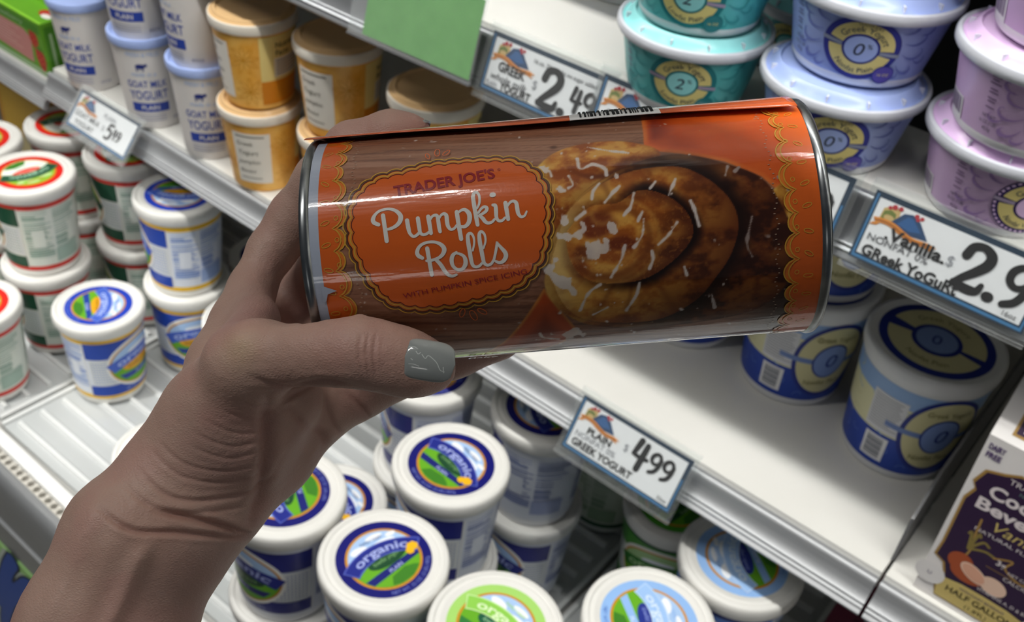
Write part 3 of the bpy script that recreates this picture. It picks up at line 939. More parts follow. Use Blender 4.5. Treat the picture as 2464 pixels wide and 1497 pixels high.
# ---------------------------------------------------------------- blue swirl 32 ounce tubs in the shade of the upper shelf
def swirl_kind(base_only=False):
    rt, rb, h = 0.0555, 0.0475, 0.124
    CUP = mat('#e3e4e6', .38); BLU = mat('#2947a6', .4); LBL = mat('#8fb0de', .4); CRM = mat('#dcd9b0', .4); SWR = mat('#5673c4', .4); YL = mat('#d2cc9e', .4); NV = mat('#243488', .4); GR = mat('#777b86', .4)
    m = MB()
    m.lathe([(.0001, .002), (rb - .004, .002), (rb - .003, 0), (rb - .001, 0), (rb, .003)] + [(rb + (rt - rb) * k / 5, .003 + .109 * k / 5) for k in range(1, 6)], CUP, 64)
    rm = (rb + rt) / 2
    D = lambda g: rm * math.radians(g)
    a = Art()
    a.rect(D(-180), D(180), .008, .046, BLU, 0); a.rect(D(-180), D(180), .046, .084, CRM, 0); a.rect(D(-180), D(180), .084, .104, LBL, 0)
    r = random.Random(11)
    for k in range(46):
        x, y = D(r.uniform(-170, 170)), r.uniform(.014, .040)
        an = r.uniform(0, 6); s = r.uniform(.006, .011)
        a.stroke([(x + s * t * math.cos(an + 2.2 * t), y + s * t * math.sin(an + 2.2 * t)) for t in (0, .2, .4, .6, .8, 1)], .0009, SWR, 1, 2, cap=False)
    for k in range(34):
        x, y = D(r.uniform(-170, 170)), r.uniform(.052, .10)
        an = r.uniform(0, 6); s = r.uniform(.008, .014)
        a.stroke([(x + s * t * math.cos(an + 2.2 * t), y + s * t * math.sin(an + 2.2 * t)) for t in (0, .2, .4, .6, .8, 1)], .0008, YL if r.random() < .6 else LBL, 1, 2, cap=False)
    # left: fact panel and barcode
    a.rect(D(-70), D(-36), .048, .090, mat('#d9dade', .4), 2)
    for k in range(12): a.rect(D(-68), D(-68 + r.choice((28, 30, 22, 26))), .086 - k * .003, .0868 - k * .003, GR, 3)
    a.rect(D(-66), D(-42), .014, .042, mat('#e8e8ea', .4), 2)
    for k in range(11): a.rect(D(-63), D(-46), .017 + k * .0021, .0181 + k * .0021 + (k % 3) * .0003, GR, 3)
    # badge
    cy = .060
    a.disc(0, cy, .034, NV, 2, .045); a.disc(0, cy, .030, YL, 3, .041)
    a.poly([(-.046, cy + .004), (.046, cy - .001), (.046, cy - .007), (-.046, cy - .002)], mat('#6f86bd', .4), 4)
    a.disc(0, cy, .0165, NV, 5, .021); a.disc(0, cy, .0150, mat('#7f97cf', .4), 6, .0195)
    a.text('0', 0, cy - .007, .022, NV, 7, 'c', shear=.15)
    a.text('Greek Yogurt', 0, cy + .024, .0085, mat('#7a743f', .4), 7, 'c', fit=.036); a.text('Nonfat Plain', 0, cy - .030, .0085, mat('#7a743f', .4), 7, 'c', fit=.036)
    a.into(m, cone_map(rb, .003, rt, .112, .0002), du=.004)
    me = raw_mesh(m, 'cup'); me.set_sharp_from_angle(angle=R_(45))
    l = MB()
    R = .0572
    l.lathe([(rt - .001, h - .014), (R, h - .014), (R + .0006, h - .012), (R + .0008, h - .003), (R, h - .0008), (R - .0016, h), (R - .004, h - .0005), (R - .006, h - .002), (.0001, h - .002)], CUP, 64)
    b = Art()
    b.disc(0, 0, .048, NV, 0); b.arc(0, 0, .021, .0405, -.05, PI - .25, YL, 1); b.arc(0, 0, .021, .0405, PI + .05, 2 * PI - .25, YL, 1)
    b.disc(0, 0, .0195, NV, 2); b.disc(0, 0, .0172, mat('#7f97cf', .4), 3); b.text('0', 0, -.006, .018, NV, 4, 'c')
    b.text('Greek Yogurt', 0, 0, .008, mat('#7a743f', .4), 3, 'c', arc=(.027, PI / 2)); b.text('Nonfat Plain', 0, 0, .008, mat('#7a743f', .4), 3, 'c', arc=(-.034, -PI / 2))
    b.into(l, lid_map(h - .0019))
    le = raw_mesh(l, 'lid'); le.set_sharp_from_angle(angle=R_(45))
    return {'cup': me, 'lid': le}


KS = swirl_kind()
SW_ = [(-0.1225, 0.790, 0, -38, 'blue swirl yogurt tub beside the divider, its lid badge facing up'),
       (-0.2395, 0.807, 0, -38, 'blue swirl yogurt tub left of the one by the divider'),
       (-0.2395, 0.809, 1, -30, 'blue swirl yogurt tub stacked behind the can end'),
       (-0.3560, 0.805, 0, -38, 'blue swirl yogurt tub peeking out beneath the can')]
for x, y, lv, show, lab in SW_:
    q = 0.1230 * lv
    tub_things('swirl', KS, 'swirl_yogurt_tub', lab, 'yogurt tub', x, y - q * math.sin(TILT), shelf_pt(YA, ZA, y) + 0.0006 + q, 'blue swirl yogurt tubs', look(x, y, show), 0.1, TILT)
x, y = -0.490, 0.800
tub_things('swirl', KS, 'swirl_yogurt_tub', 'white and blue tub at the back of the upper shelf, left of the teal cups', 'yogurt tub', x, y, shelf_pt(YB, ZB, y) + .0006, 'blue swirl yogurt tubs', look(x, y, 60), 0, TILT)


# ================================================================== price tags
CARDW = mat('#e9eaec', .4); NAVY = mat('#20364a', .4); NAVY2 = mat('#3d78a8', .4); INK = mat('#17181a', .5); INKG = mat('#5a5b5f', .5); INKL = mat('#9a9ca2', .5)
ROOF = mat('#27476e', .5); TAN = mat('#c9ab72', .5); BAN = mat('#d98a35', .5); BAND = mat('#9c5a26', .5); REDF = mat('#b3343c', .5); LEAF = mat('#6d7a3a', .5)
DIG = {
    '2': [[(.05, .72, .16), (.12, .93, .15), (.33, 1.0, .13), (.52, .88, .17), (.52, .68, .18), (.36, .46, .16), (.16, .24, .13), (.04, .07, .12)], [(.04, .08, .13), (.30, .05, .16), (.52, .08, .14), (.58, .24, .09)]],
    '4': [[(.20, .98, .17), (.15, .72, .15), (.10, .48, .12)], [(.08, .46, .10), (.32, .44, .11), (.62, .47, .10)], [(.46, .92, .15), (.43, .45, .17), (.40, .03, .17)]],
    '5': [[(.60, .97, .12), (.22, .94, .14)], [(.22, .95, .13), (.15, .58, .13)], [(.15, .56, .10), (.36, .64, .12), (.55, .50, .16), (.55, .24, .17), (.36, .05, .13), (.10, .08, .13)]],
    '9': [[(.53, .72, .12), (.45, .94, .13), (.26, .98, .13), (.10, .82, .15), (.10, .60, .14), (.26, .48, .12), (.45, .56, .12), (.54, .76, .12)], [(.54, .80, .15), (.52, .45, .15), (.40, .16, .15), (.18, .02, .13)]],
    '.': [[(.08, .08, .17), (.12, .08, .17)]],
}


def brush(a, s, x, y, h, l=3, m=None, k=1.3):
    for ch in s:
        for st in DIG[ch]:
            a.stroke([(x + px * h, y + py * h, pw * h * k) for px, py, pw in st], 1, m or INK, l, 4)
        x += {'.': .24}.get(ch, .68) * h
    return x


def emblem(a, x, y, s):
    """little market stall: blue roof, red flowers, orange ribbon"""
    P = lambda pts: [(x + px * s, y + py * s) for px, py in pts]
    a.poly(P([(0, .25), (.02, .78), (.14, .92), (.32, .90), (.36, .30)]), TAN, 2)
    a.poly(P([(.03, .35), (.04, .70), (.16, .80), (.27, .72), (.29, .35)]), LEAF, 3)
    a.disc(x + .17 * s, y + .52 * s, .10 * s, TAN, 4)
    a.poly(P([(.22, .40), (.40, .86), (.55, .93), (.72, .78), (.86, .50), (.96, .30), (.55, .22)]), ROOF, 4)
    a.poly(P([(.34, .44), (.48, .80), (.58, .80), (.80, .46), (.60, .36)]), mat('#2f5e94', .5), 5)
    for px, py, r in ((.20, .93, .07), (.31, .95, .06), (.12, .86, .05), (.62, .93, .06), (.72, .92, .05), (.66, .84, .05)):
        a.disc(x + px * s, y + py * s, r * .75, REDF, 6, r * 1.3, n=12)
    rib = [(-.06, .30), (.10, .36), (.30, .34), (.50, .22), (.70, .14), (.90, .16), (1.04, .18)]
    a.stroke([(x + p[0] * s, y + p[1] * s) for p in rib], .17 * s, BAN, 7, 4, cap=False)
    a.stroke([(x + p[0] * s, y + (p[1] - .01) * s) for p in rib], .05 * s, BAND, 8, 4, cap=False)
    a.poly(P([(-.06, .22), (-.12, .10), (.0, .14), (.06, .24)]), BAN, 7)
    a.poly(P([(1.0, .26), (1.16, .20), (1.05, .14), (1.12, .02), (.94, .08)]), BAN, 7)


def price_tag(label, x, z, lean, wd, ht, lines, price, y=0.632, yaw=0.0, small=None, roll=0.0):
    t = thing('price_tag', label, 'price tag', W(x, y, z), (-math.radians(lean), roll, yaw), 'shelf price tags')
    m = MB()
    m.box(-.004, wd + .004, .0006, .0016, -ht - .006, .006, CLEAR)
    m.box(-.004, wd + .004, -.0022, -.0014, -ht - .006, .004, CLEAR)
    m.box(-.004, wd + .004, -.0030, .0016, -ht - .008, -ht - .006, CLEAR)
    m.box(-.004, wd + .004, -.001, .0030, .004, .007, CLEAR)
    m.build('holder', t)
    a = Art()
    a.rect(0, wd, -ht, 0, NAVY, 0)
    a.rect(.0016, wd - .0016, -ht + .0012, -ht + .0032, NAVY2, 1); a.rect(.0016, .0030, -ht + .0012, -.002, NAVY2, 1); a.rect(wd - .0030, wd - .0016, -ht + .0012, -.02, NAVY2, 1)
    a.rect(.0042, wd - .0042, -ht + .0046, -.0040, CARDW, 2)
    b = Art(); emblem(b, 0, 0, 1.0); b.xf(lambda px, py: (.0085 + px * .036, -.0245 + py * .0195))
    a.items += [(l + 3, mm, v, f) for l, mm, v, f in b.items]
    for tx, px, py, sz, fit, mm, sh in lines:
        a.text(tx, px, py, sz, mm, 12, 'l', fit=fit, shear=sh, bold=.03 if mm is INK else .006)
    px, py, hh, s1, hh2, s2 = price
    a.text('$', px - .008, py + hh * .35, .010, INKL, 12, 'l')
    e = brush(a, s1, px, py, hh, 12)
    brush(a, s2, e + .0005, py + (hh - hh2) * .55, hh2, 12)
    if small: a.text(small, wd - .016, -ht + .0065, .005, INKG, 12, 'l')
    mb = MB()
    mb.box(0, wd, -.0002, .0003, -ht, 0, CARDW)
    a.into(mb, lambda u, v, l: (u, -.00025 - .00006 * l, v))
    new_obj('card', raw_mesh(mb, 'card'), t)
    return t


price_tag('price tag reading 2.49 beside the green card', -0.5049, -0.3238, 17, 0.1185, 0.048,
          [('GREEK', .014, -.0285, .0105, .028, INK, 0), ('whole milk', .008, -.0365, .008, .038, INKG, .25), ('PLAIN', .006, -.0425, .006, .011, INKL, 0), ('YOGURT', .020, -.0425, .009, .032, INK, 0),
           ('16 oz. 2% milkfat no sugar added', .046, -.0115, .0048, .062, INKG, 0)],
          (.0585, -.0415, .0305, '2.', .0185, '49'), y=0.6325)
price_tag('price tag half hidden behind the top of the can', -0.3915, -0.3190, 17, 0.096, 0.048,
          [('PLAIN', .012, -.030, .009, .026, INK, 0), ('2%', .040, -.0275, .008, .012, INKG, 0), ('16 oz', .050, -.014, .005, .014, INKG, 0)],
          (.056, -.0405, .0200, '2.', .013, '49'), y=0.6285)
price_tag('price tag with only a 9 showing right of the can', -0.2945, -0.3205, 17, 0.109, 0.048,
          [('PLAIN', .014, -.0300, .010, .026, INK, 0), ('NONFAT 0%', .010, -.0365, .006, .032, INKG, 0)],
          (.050, -.0400, .0265, '2.', .0200, '49'))
price_tag('price tag reading Vanilla Greek Yogurt 2.99', -0.1709, -0.3213, 17, 0.1185, 0.048,
          [('.Vanilla.', .017, -.0275, .0115, .041, INK, 0), ('NONFAT 0%', .007, -.0325, .0068, .042, INKG, 0), ('GReek YoGuRt', .007, -.0430, .0105, .066, INK, 0)],
          (.067, -.0375, .0300, '2.', .0270, '99'), small='16oz', y=0.632)
price_tag('price tag reading Plain Greek Yogurt 4.99', -0.3570, -0.6215, 30, 0.119, 0.053,
          [('PLAIN', .018, -.0300, .0088, .026, INK, 0), ('NONFAT 0%', .008, -.0365, .0075, .044, INKL, 0), ('GREEK YOGURT', .008, -.0455, .0095, .066, INK, 0)],
          (.064, -.0345, .0265, '4', .0190, '99'), small='32oz', y=0.6285)
price_tag('price tag reading Goat Milk Yogurt 5.49 at far left', -1.1624, -0.6222, 38, 0.126, 0.050,
          [('PLAIN', .060, -.017, .0085, .024, INKL, 0), ('GOAT MILK', .008, -.0315, .0095, .052, INKG, 0), ('YOGURT', .014, -.0425, .0095, .040, INKG, 0)],
          (.074, -.0390, .0200, '5', .0125, '49'), y=0.6285)

gc = thing('shelf_card', 'large blank green card in a clear holder on the upper shelf edge', 'card', W(-0.6404, 0.622, -0.3110), (-math.radians(13), math.radians(-1.0), 0))
m = MB(); m.box(.006, .131, -.0012, -.0006, -.0555, .010, noise_mat('green_card_stock', '#63a455', '#6aab5b', 60, 0.6)); m.build('card', gc)
m = MB(); m.box(-.012, .133, -.0006, .0004, -.058, .012, CLEAR); m.box(-.012, .133, -.0020, -.0014, -.058, .012, CLEAR); m.box(-.012, .133, -.0026, .0004, -.060, -.058, SMOKE); m.build('holder', gc)


# ================================================================== cartons and boxes
def gable_carton(name, label, cat, x, y, z, wd, dp, hb, hg, face, top, art, slope_art=None, rz=0.0, cap=None, tilt=0.0):
    t = thing(name, label, cat, W(x, y, z), (tilt, 0, rz))
    m = MB()
    b = .002
    m.box(0, wd, 0, dp, 0, hb, face)
    art(lambda A: A.into(m, lambda u, v, l: (u, -.0003 - .00012 * l, v)))
    me = raw_mesh(m, 'carton_body'); me.polygons.foreach_set('use_smooth', [False] * len(me.polygons))
    new_obj('carton_body', me, t)
    m = MB()
    # gable: two slopes up to a ridge, folded triangular ends, and the sealed fin
    yr = dp / 2
    m.add([(0, 0, hb), (wd, 0, hb), (wd, yr, hb + hg), (0, yr, hb + hg)], [(0, 1, 2, 3)], top)
    m.add([(0, dp, hb), (wd, dp, hb), (wd, yr, hb + hg), (0, yr, hb + hg)], [(0, 1, 2, 3)], top)
    for xx, s in ((0, 1), (wd, -1)):
        m.add([(xx, 0, hb), (xx + s * dp * .30, yr, hb + hg * .9), (xx, yr, hb + hg)], [(0, 1, 2)], top)
        m.add([(xx, dp, hb), (xx + s * dp * .30, yr, hb + hg * .9), (xx, yr, hb + hg)], [(0, 1, 2)], top)
        m.add([(xx, 0, hb), (xx, dp, hb), (xx + s * dp * .30, yr, hb + hg * .9)], [(0, 1, 2)], top)
    m.box(0, wd, yr - .0015, yr + .0015, hb + hg - .001, hb + hg + .018, top)
    if slope_art:
        sl = math.hypot(yr, hg); c, s = yr / sl, hg / sl
        slope_art(lambda A: A.into(m, lambda u, v, l: (u, v * c - (.0003 + .00012 * l) * s, hb + v * s + (.0003 + .00012 * l) * c)))
    me = raw_mesh(m, 'gable_top'); me.polygons.foreach_set('use_smooth', [False] * len(me.polygons))
    new_obj('gable_top', me, t)
    if cap:
        m = MB(); m.lathe([(.0001, .016), (.013, .016), (.0155, .0145), (.0162, .012), (.0165, .002), (.018, .001), (.018, 0), (.0001, 0)], cap, 40)
        o = m.build('screw_cap', t, (wd / 2, yr * .5, hb + hg * .5)); o.rotation_euler = (math.atan2(hg, yr), 0, 0)
    return t


PUR = mat('#33203f', .35); CREAM = mat('#ece8e6', .35); GLD = mat('#a98548', .4); TXC = mat('#e6dcdd', .4); PURT = mat('#4a2f6b', .4); YG = mat('#d3bd74', .4); COCO = mat('#a9522f', .5); COCW = mat('#ecc9b2', .5)


def coco_front(put):
    a = Art()
    o = [(.004, .060), (.003, .110), (.007, .122), (.0035, .128), (.008, .142), (.020, .1465), (.030, .152), (.047, .150), (.064, .152), (.074, .1465), (.087, .142), (.0915, .128), (.088, .122), (.092, .110), (.091, .060),
         (.092, .044), (.084, .040), (.080, .030), (.084, .020), (.078, .004), (.016, .004), (.011, .020), (.015, .030), (.011, .040), (.003, .044)]
    a.poly(o, GLD, 0)
    cx, cy = .0475, .078
    a.poly([(cx + (x - cx) * .955, cy + (y - cy) * .972) for x, y in o], PUR, 1)
    a.text('DAIRY', .0030, .1605, .0072, PURT, 1, 'l', fit=.0115, bold=.03); a.text('FREE', .0034, .1530, .0072, PURT, 1, 'l', fit=.0105, bold=.03)
    a.text("TRADER JOE'S", .0475, .1405, .007, TXC, 2, 'c', fit=.045)
    a.text('NON-DAIRY', .0475, .1345, .0045, mat('#6f8a86', .4), 2, 'c', fit=.026)
    a.text('Coconut', .0475, .1215, .0165, TXC, 2, 'c', fit=.062, bold=.03)
    a.text('Beverage', .0475, .1070, .0155, TXC, 2, 'c', fit=.070, bold=.03)
    a.text('Vanilla', .0475, .0935, .0135, YG, 2, 'c', fit=.040, shear=.3)
    a.text('NATURAL FLAVORS', .0475, .0865, .0050, TXC, 2, 'c', fit=.056)
    # palm, coconut and halves
    a.stroke([(.021, .052), (.024, .066), (.022, .082), (.021, .098)], .0016, GLD, 2, 4)
    for dx, dy in ((.012, .014), (.004, .020), (.018, .006), (-.004, .018)):
        a.stroke([(.022, .066), (.022 + dx * .6, .066 + dy * .9), (.022 + dx, .066 + dy * .8)], .0022, mat('#8a7a42', .5), 2, 4)
    a.disc(.022, .050, .0095, COCO, 3); a.disc(.030, .042, .013, COCO, 3, .009); a.disc(.0335, .046, .0115, COCW, 4, .0068, -.45); a.disc(.0335, .046, .0098, mat('#e3ab90', .5), 5, .0055, -.45)
    a.disc(.049, .044, .010, COCW, 4, .0085, -.2)
    a.stroke([(.040, .070), (.052, .076), (.050, .066), (.064, .060), (.070, .068)], .0016, GLD, 2, 5)
    a.text('3g', .043, .066, .0075, TXC, 4, 'l', bold=.02); a.text('NET CARBS', .053, .063, .004, TXC, 4, 'l')
    a.rect(.038, .080, .0595, .0600, GLD, 3)
    a.text('CALCIUM', .052, .0555, .0052, TXC, 5, 'l'); a.text('VITAMINS A, D & B12', .040, .0335, .0048, TXC, 5, 'l', fit=.040)
    a.poly([(.013, .026), (.030, .0295), (.0475, .030), (.065, .0295), (.082, .026), (.079, .0055), (.016, .0055)], YG, 3)
    a.text('NON-DAIRY BEVERAGE', .0475, .0235, .0035, PURT, 4, 'c', fit=.034)
    a.text('HALF GALLON', .0475, .0155, .0085, mat('#4c4326', .5), 4, 'c', fit=.052, bold=.02); a.text('(1.89L)', .0475, .0080, .0062, mat('#4c4326', .5), 4, 'c')
    for x in (.0065, .0885): a.disc(x, .024, .0115, CREAM, 4); a.text('U', x, .022, .005, PURT, 5, 'c')
    put(a)


def coco_slope(put):
    a = Art()
    a.rect(.012, .083, .006, .058, GLD, 0); a.rect(.014, .081, .008, .056, PUR, 1)
    a.text('DAIRY', .018, .0175, .0075, mat('#77658c', .4), 2, 'l', fit=.013, bold=.03); a.text('FREE', .018, .0105, .0085, TXC, 2, 'l', fit=.0135, bold=.03)
    a.text("TRADER JOE'S", .0475, .040, .008, TXC, 2, 'c', fit=.05)
    put(a)


gable_carton('beverage_carton', 'purple and white coconut beverage carton on the right shelf section', 'carton', -0.0440, 0.650, shelf_pt(YA, ZA, 0.65) + .0008, .095, .095, .172, .045,
             CREAM, CREAM, coco_front, coco_slope, tilt=TILT)


def mar_front(put):
    a = Art(); a.rect(.006, .089, .01, .17, mat('#7c2f45', .4), 0); a.rect(.012, .083, .09, .12, mat('#d8c9b0', .4), 1); put(a)


def mar_slope(put):
    a = Art()
    r = random.Random(2)
    for k in range(9): a.rect(.008 + r.random() * .02, .04 + r.random() * .045, .006 + k * .006, .0085 + k * .006, mat('#4f1d2c', .4), 0)
    put(a)


gable_carton('beverage_carton', 'dark maroon carton with grey cap under the shelf at bottom right', 'carton', -0.1030, 0.722, ZD, .095, .095, .180, .045, mat('#6b2a3c', .4), mat('#6b2a3c', .4), mar_front, mar_slope,
             cap=mat('#8b8a90', .35))

# strawberry box on the left shelf section
GB = mat('#67a62c', .35); GB2 = mat('#4c8a26', .35); GB3 = mat('#8fce3e', .3); PNK = mat('#c98a84', .4); STR = mat('#b8332c', .4); WSH = mat('#a9c79a', .4)
bx = thing('strawberry_box', 'bright green box with strawberries and a pink panel at top left', 'box', W(-1.273, 0.646, -0.656 + .0008), (TILT, 0, 0))
m = MB()
m.box(-.22, 0, 0, .040, 0, .078, GB)
a = Art()
a.rect(-.22, 0, .0, .078, GB, 0); a.rect(-.22, -.004, .061, .074, GB2, 1); a.text('strawberry', -.120, .0635, .011, WSH, 2, 'l', shear=.2, fit=.075)
a.poly([(-.20, .018), (-.036, .012), (-.030, .050), (-.046, .058), (-.20, .058)], PNK, 1)
for k in range(7): a.rect(-.19, -.06 - (k % 3) * .012, .024 + k * .0046, .0258 + k * .0046, mat('#d8a8a0', .4), 2)
for x, y, s in ((-.022, .048, 1.0), (-.014, .022, 1.1)):
    a.poly([(x + s * p, y + s * q) for p, q in ((-.010, .013), (.0, .016), (.009, .010), (.010, 0), (.006, -.010), (0, -.015), (-.007, -.008), (-.011, .002))], STR, 2)
    for p, q in ((-.004, .006), (.003, .004), (0, -.004), (.005, -.003), (-.005, -.001)): a.disc(x + p * s, y + q * s, .0007, mat('#e6b04a', .4), 3, .0012, n=8)
    a.poly([(x - .008 * s, y + .014 * s), (x - .002 * s, y + .020 * s), (x, y + .016 * s), (x + .005 * s, y + .020 * s), (x + .007 * s, y + .013 * s)], GB2, 3)
a.rect(-.22, 0, .002, .008, WSH, 1)
a.into(m, lambda u, v, l: (u, -.0003 - .0001 * l, v))
b = Art(); b.rect(.004, .036, .004, .072, GB2, 0); b.rect(.026, .034, .02, .06, mat('#8c3a30', .4), 1); b.rect(.010, .014, .01, .062, WSH, 1)
b.into(m, lambda u, v, l: (.0003 + .0001 * l, u, v))
c = Art(); c.rect(-.22, 0, 0, .004, GB3, 1); c.disc(-.022, .026, .016, STR, 1, .009); c.disc(-.016, .020, .010, WHT, 2, .005)
c.into(m, lambda u, v, l: (u, v, .0783 + .0001 * l))
me = raw_mesh(m, 'box_body'); me.polygons.foreach_set('use_smooth', [False] * len(me.polygons)); new_obj('box_body', me, bx)
m = MB(); m.box(-.22, 0, .0395, .0405, .078, .088, GB3); m.build('top_flap', bx)


def side_box(label, x, y, z, wd, dp, h, c1, c2, rz):
    t = thing('snack_box', label, 'box', W(x, y, z), (0, 0, rz), 'boxes at the far left of the deck')
    m = MB(); m.box(0, wd, 0, dp, 0, h, mat(c1, .4))
    a = Art(); a.rect(.01, wd - .01, .02, h - .02, mat(c2, .4), 0); a.disc(wd / 2, h * .55, wd * .28, mat('#e9d9a0', .4), 1, wd * .16); a.rect(.02, wd - .02, h * .2, h * .3, mat('#7a2a1e', .4), 1)
    a.into(m, lambda u, v, l: (u, -.0003 - .0001 * l, v))
    me = raw_mesh(m, 'box_body'); me.polygons.foreach_set('use_smooth', [False] * len(me.polygons)); new_obj('box_body', me, t)
    m = MB(); m.box(0, wd, 0, dp, h, h + .002, mat(c2, .4)); m.build('box_top', t)


side_box('yellow orange box behind the left red tubs', -1.52, 0.68, ZD, .13, .09, .262, '#e2a21e', '#f0bf35', .1)
side_box('dark olive and yellow box deeper under the left shelf', -1.49, 0.83, ZD, .15, .09, .255, '#6f5a1c', '#8f7a22', -.1)
side_box('dark red box deepest under the left shelf section', -1.62, 0.97, ZD, .16, .09, .275, '#5f2a1c', '#7a2f20', 0)


# ================================================================== the can held in the hand
CAN_R, CAN_L = 0.0331, 0.13926
ca = Vector((0.74333707, 0.64175490, 0.18868133)).normalized()
cw = Vector((0.46898, -0.70112, 0.53712)); cw = (cw - ca * cw.dot(ca)).normalized()
ct = cw.cross(ca)
can = thing('pumpkin_roll_can', 'orange cylindrical can of pumpkin rolls held up by the hand', 'can')
CM = Matrix.Identity(4)
for i in range(3):
    CM[i][0] = ca[i]; CM[i][1] = -cw[i]; CM[i][2] = ct[i]
CM[0][3], CM[1][3], CM[2][3] = W(-0.19223644, 0.17178436, -0.17646651)
can.matrix_world = CM


def cyl(u, s, gap):
    """label position (mm along, mm around from the front, lift) -> can space"""
    r = CAN_R + gap
    ph = s / 1000 / CAN_R
    return (u / 1000, -r * math.cos(ph), r * math.sin(ph))


TIN = noise_mat('tin_plate', '#7f8385', '#a9adae', 120, 0.28, (0.3, 1, 1), metal=1.0)


def xlathe(mb, prof, m, seg=96):
    vs = []
    for u, r in prof:
        for k in range(seg):
            t = 2 * PI * k / seg
            vs.append((u / 1000, -r / 1000 * math.cos(t), r / 1000 * math.sin(t)))
    fs = [(i * seg + k, i * seg + (k + 1) % seg, (i + 1) * seg + (k + 1) % seg, (i + 1) * seg + k) for i in range(len(prof) - 1) for k in range(seg)]
    mb.add(vs, fs, m)


m = MB(); xlathe(m, [(1.5, 32.6), (137.6, 32.6)], mat('#c3c8d2', .5)); m.build('can_body', can, smooth=60)
for u0, s in ((0.0, 1), (CAN_L * 1000, -1)):
    m = MB()
    xlathe(m, [(u0 + s * 3.2, 32.4), (u0 + s * 2.9, 32.9), (u0 + s * 2.6, 33.5), (u0 + s * 1.6, 33.9), (u0 + s * 0.6, 33.8), (u0 + s * 0.05, 33.3), (u0, 32.7), (u0 + s * 0.5, 32.0), (u0 + s * 3.0, 31.6), (u0 + s * 3.3, 30.5), (u0 + s * 2.9, 20), (u0 + s * 2.9, 0.01)], TIN)
    m.build('end_rim', can, smooth=50)

# ---- printed label: colours computed per vertex (a printed picture of rolls on a wooden board)
rs = np.random.RandomState(4)
_T = rs.rand(64, 64)


def vnoise(x, y):
    xi = np.floor(x).astype(int); yi = np.floor(y).astype(int)
    fx = x - xi; fy = y - yi
    fx = fx * fx * (3 - 2 * fx); fy = fy * fy * (3 - 2 * fy)
    g = lambda a, b: _T[a % 64, b % 64]
    return (g(xi, yi) * (1 - fx) + g(xi + 1, yi) * fx) * (1 - fy) + (g(xi, yi + 1) * (1 - fx) + g(xi + 1, yi + 1) * fx) * fy


def fbm(x, y, o=3):
    s = 0; a = .5
    for k in range(o):
        s = s + a * vnoise(x * 2 ** k + 7.3 * k, y * 2 ** k + 3.1 * k); a *= .5
    return s / (1 - .5 ** o)


def sdist(poly, U, S):
    """signed distance to a polygon, negative inside"""
    P = np.array(poly, float); d = np.full(U.shape, 1e9); ins = np.zeros(U.shape, bool)
    for a, b in zip(P, np.roll(P, -1, 0)):
        e = b - a; L = e @ e + 1e-12
        t = np.clip(((U - a[0]) * e[0] + (S - a[1]) * e[1]) / L, 0, 1)
        d = np.minimum(d, np.hypot(U - a[0] - t * e[0], S - a[1] - t * e[1]))
        c = (a[1] > S) != (b[1] > S)
        ins ^= c & (U < (b[0] - a[0]) * (S - a[1]) / (b[1] - a[1] + 1e-12) + a[0])
    return np.where(ins, -d, d)


def sm(x, a, b):
    t = np.clip((x - a) / (b - a), 0, 1)
    return t * t * (3 - 2 * t)


def closed(pts, n=5):
    P = list(pts); q = spline(P + P[:2], n)
    return q[:len(P) * n]


us_ = np.arange(2.4, 137.4, 0.30); ss_ = np.arange(-62, 62.01, 0.30)
U, S = np.meshgrid(us_, ss_, indexing='ij')
C3 = lambda h: np.array([int(h[i:i + 2], 16) / 255 for i in (1, 3, 5)])


def mixc(img, c, k):
    return img * (1 - k[..., None]) + (C3(c) if isinstance(c, str) else c) * k[..., None]


wu, ws = U + 1.5 * (fbm(U * .15, S * .15) - .5), S + .10 * U
grain = fbm(wu * .045, ws * .9, 4)
img = np.zeros(U.shape + (3,)) + C3('#97664c')
img = mixc(img, '#ab7a60', sm(grain, .45, .75) * .7); img = mixc(img, '#6a4030', sm(grain, .46, .22) * .7)
img = mixc(img, '#4c2a1e', sm(fbm(wu * .03, ws * 2.6, 2), .62, .8) * .28)
img = mixc(img, '#3d241c', sm(np.hypot(U - 69, (S - 27) * 1.6), 1.6, .3) * .6)
img = mixc(img, '#2c1610', sm(U, 108, 132) * sm(S, 2, -14))
# orange cloth, upper right and lower middle
d = sdist([(94.97, 60), (93.5, 30), (93.0, 24.4), (96.9, 21.8), (102.5, 20.4), (113.4, 16.7), (122, 11.6), (125.3, 8), (140, 9), (140, 60)], U, S)
t1 = np.zeros_like(img) + C3('#d9591f')
t1 = mixc(t1, '#8e2a10', sm(d, -11, -2.6) * sm(d, -.4, -3.2) * sm(U, 112, 97) * .95)
t1 = mixc(t1, '#ea8a3f', sm(d, -1.8, -.4) * .6); t1 = mixc(t1, '#e2672a', sm(fbm(U * .06, S * .14), .45, .7) * .6)
img = mixc(img, 0 + t1, sm(d, .25, -.25))
d = sdist([(51, -33), (63.4, -13.6), (66, -18), (70, -26), (72, -31), (67, -37), (40, -60), (36, -52)], U, S)
t1 = np.zeros_like(img) + C3('#c2501f'); t1 = mixc(t1, '#8e3413', sm(d, -2.5, -7)); t1 = mixc(t1, '#d99043', sm(d, -1.3, -.2) * .8)
img = mixc(img, t1, sm(d, .3, -.3))


def crust(u, s, lo, mid, hi, k, f=1.0):
    n = fbm(u * .22 * f, s * .3 * f, 4); n2 = fbm(u * 1.1, s * 1.1, 3)
    c = np.zeros(u.shape + (3,)) + C3(mid)
    c = mixc(c, hi, sm(n, .47, .66) * k); c = mixc(c, lo, sm(n, .50, .32) * .9)
    return mixc(c, hi, sm(n2, .6, .85) * .45 * k)


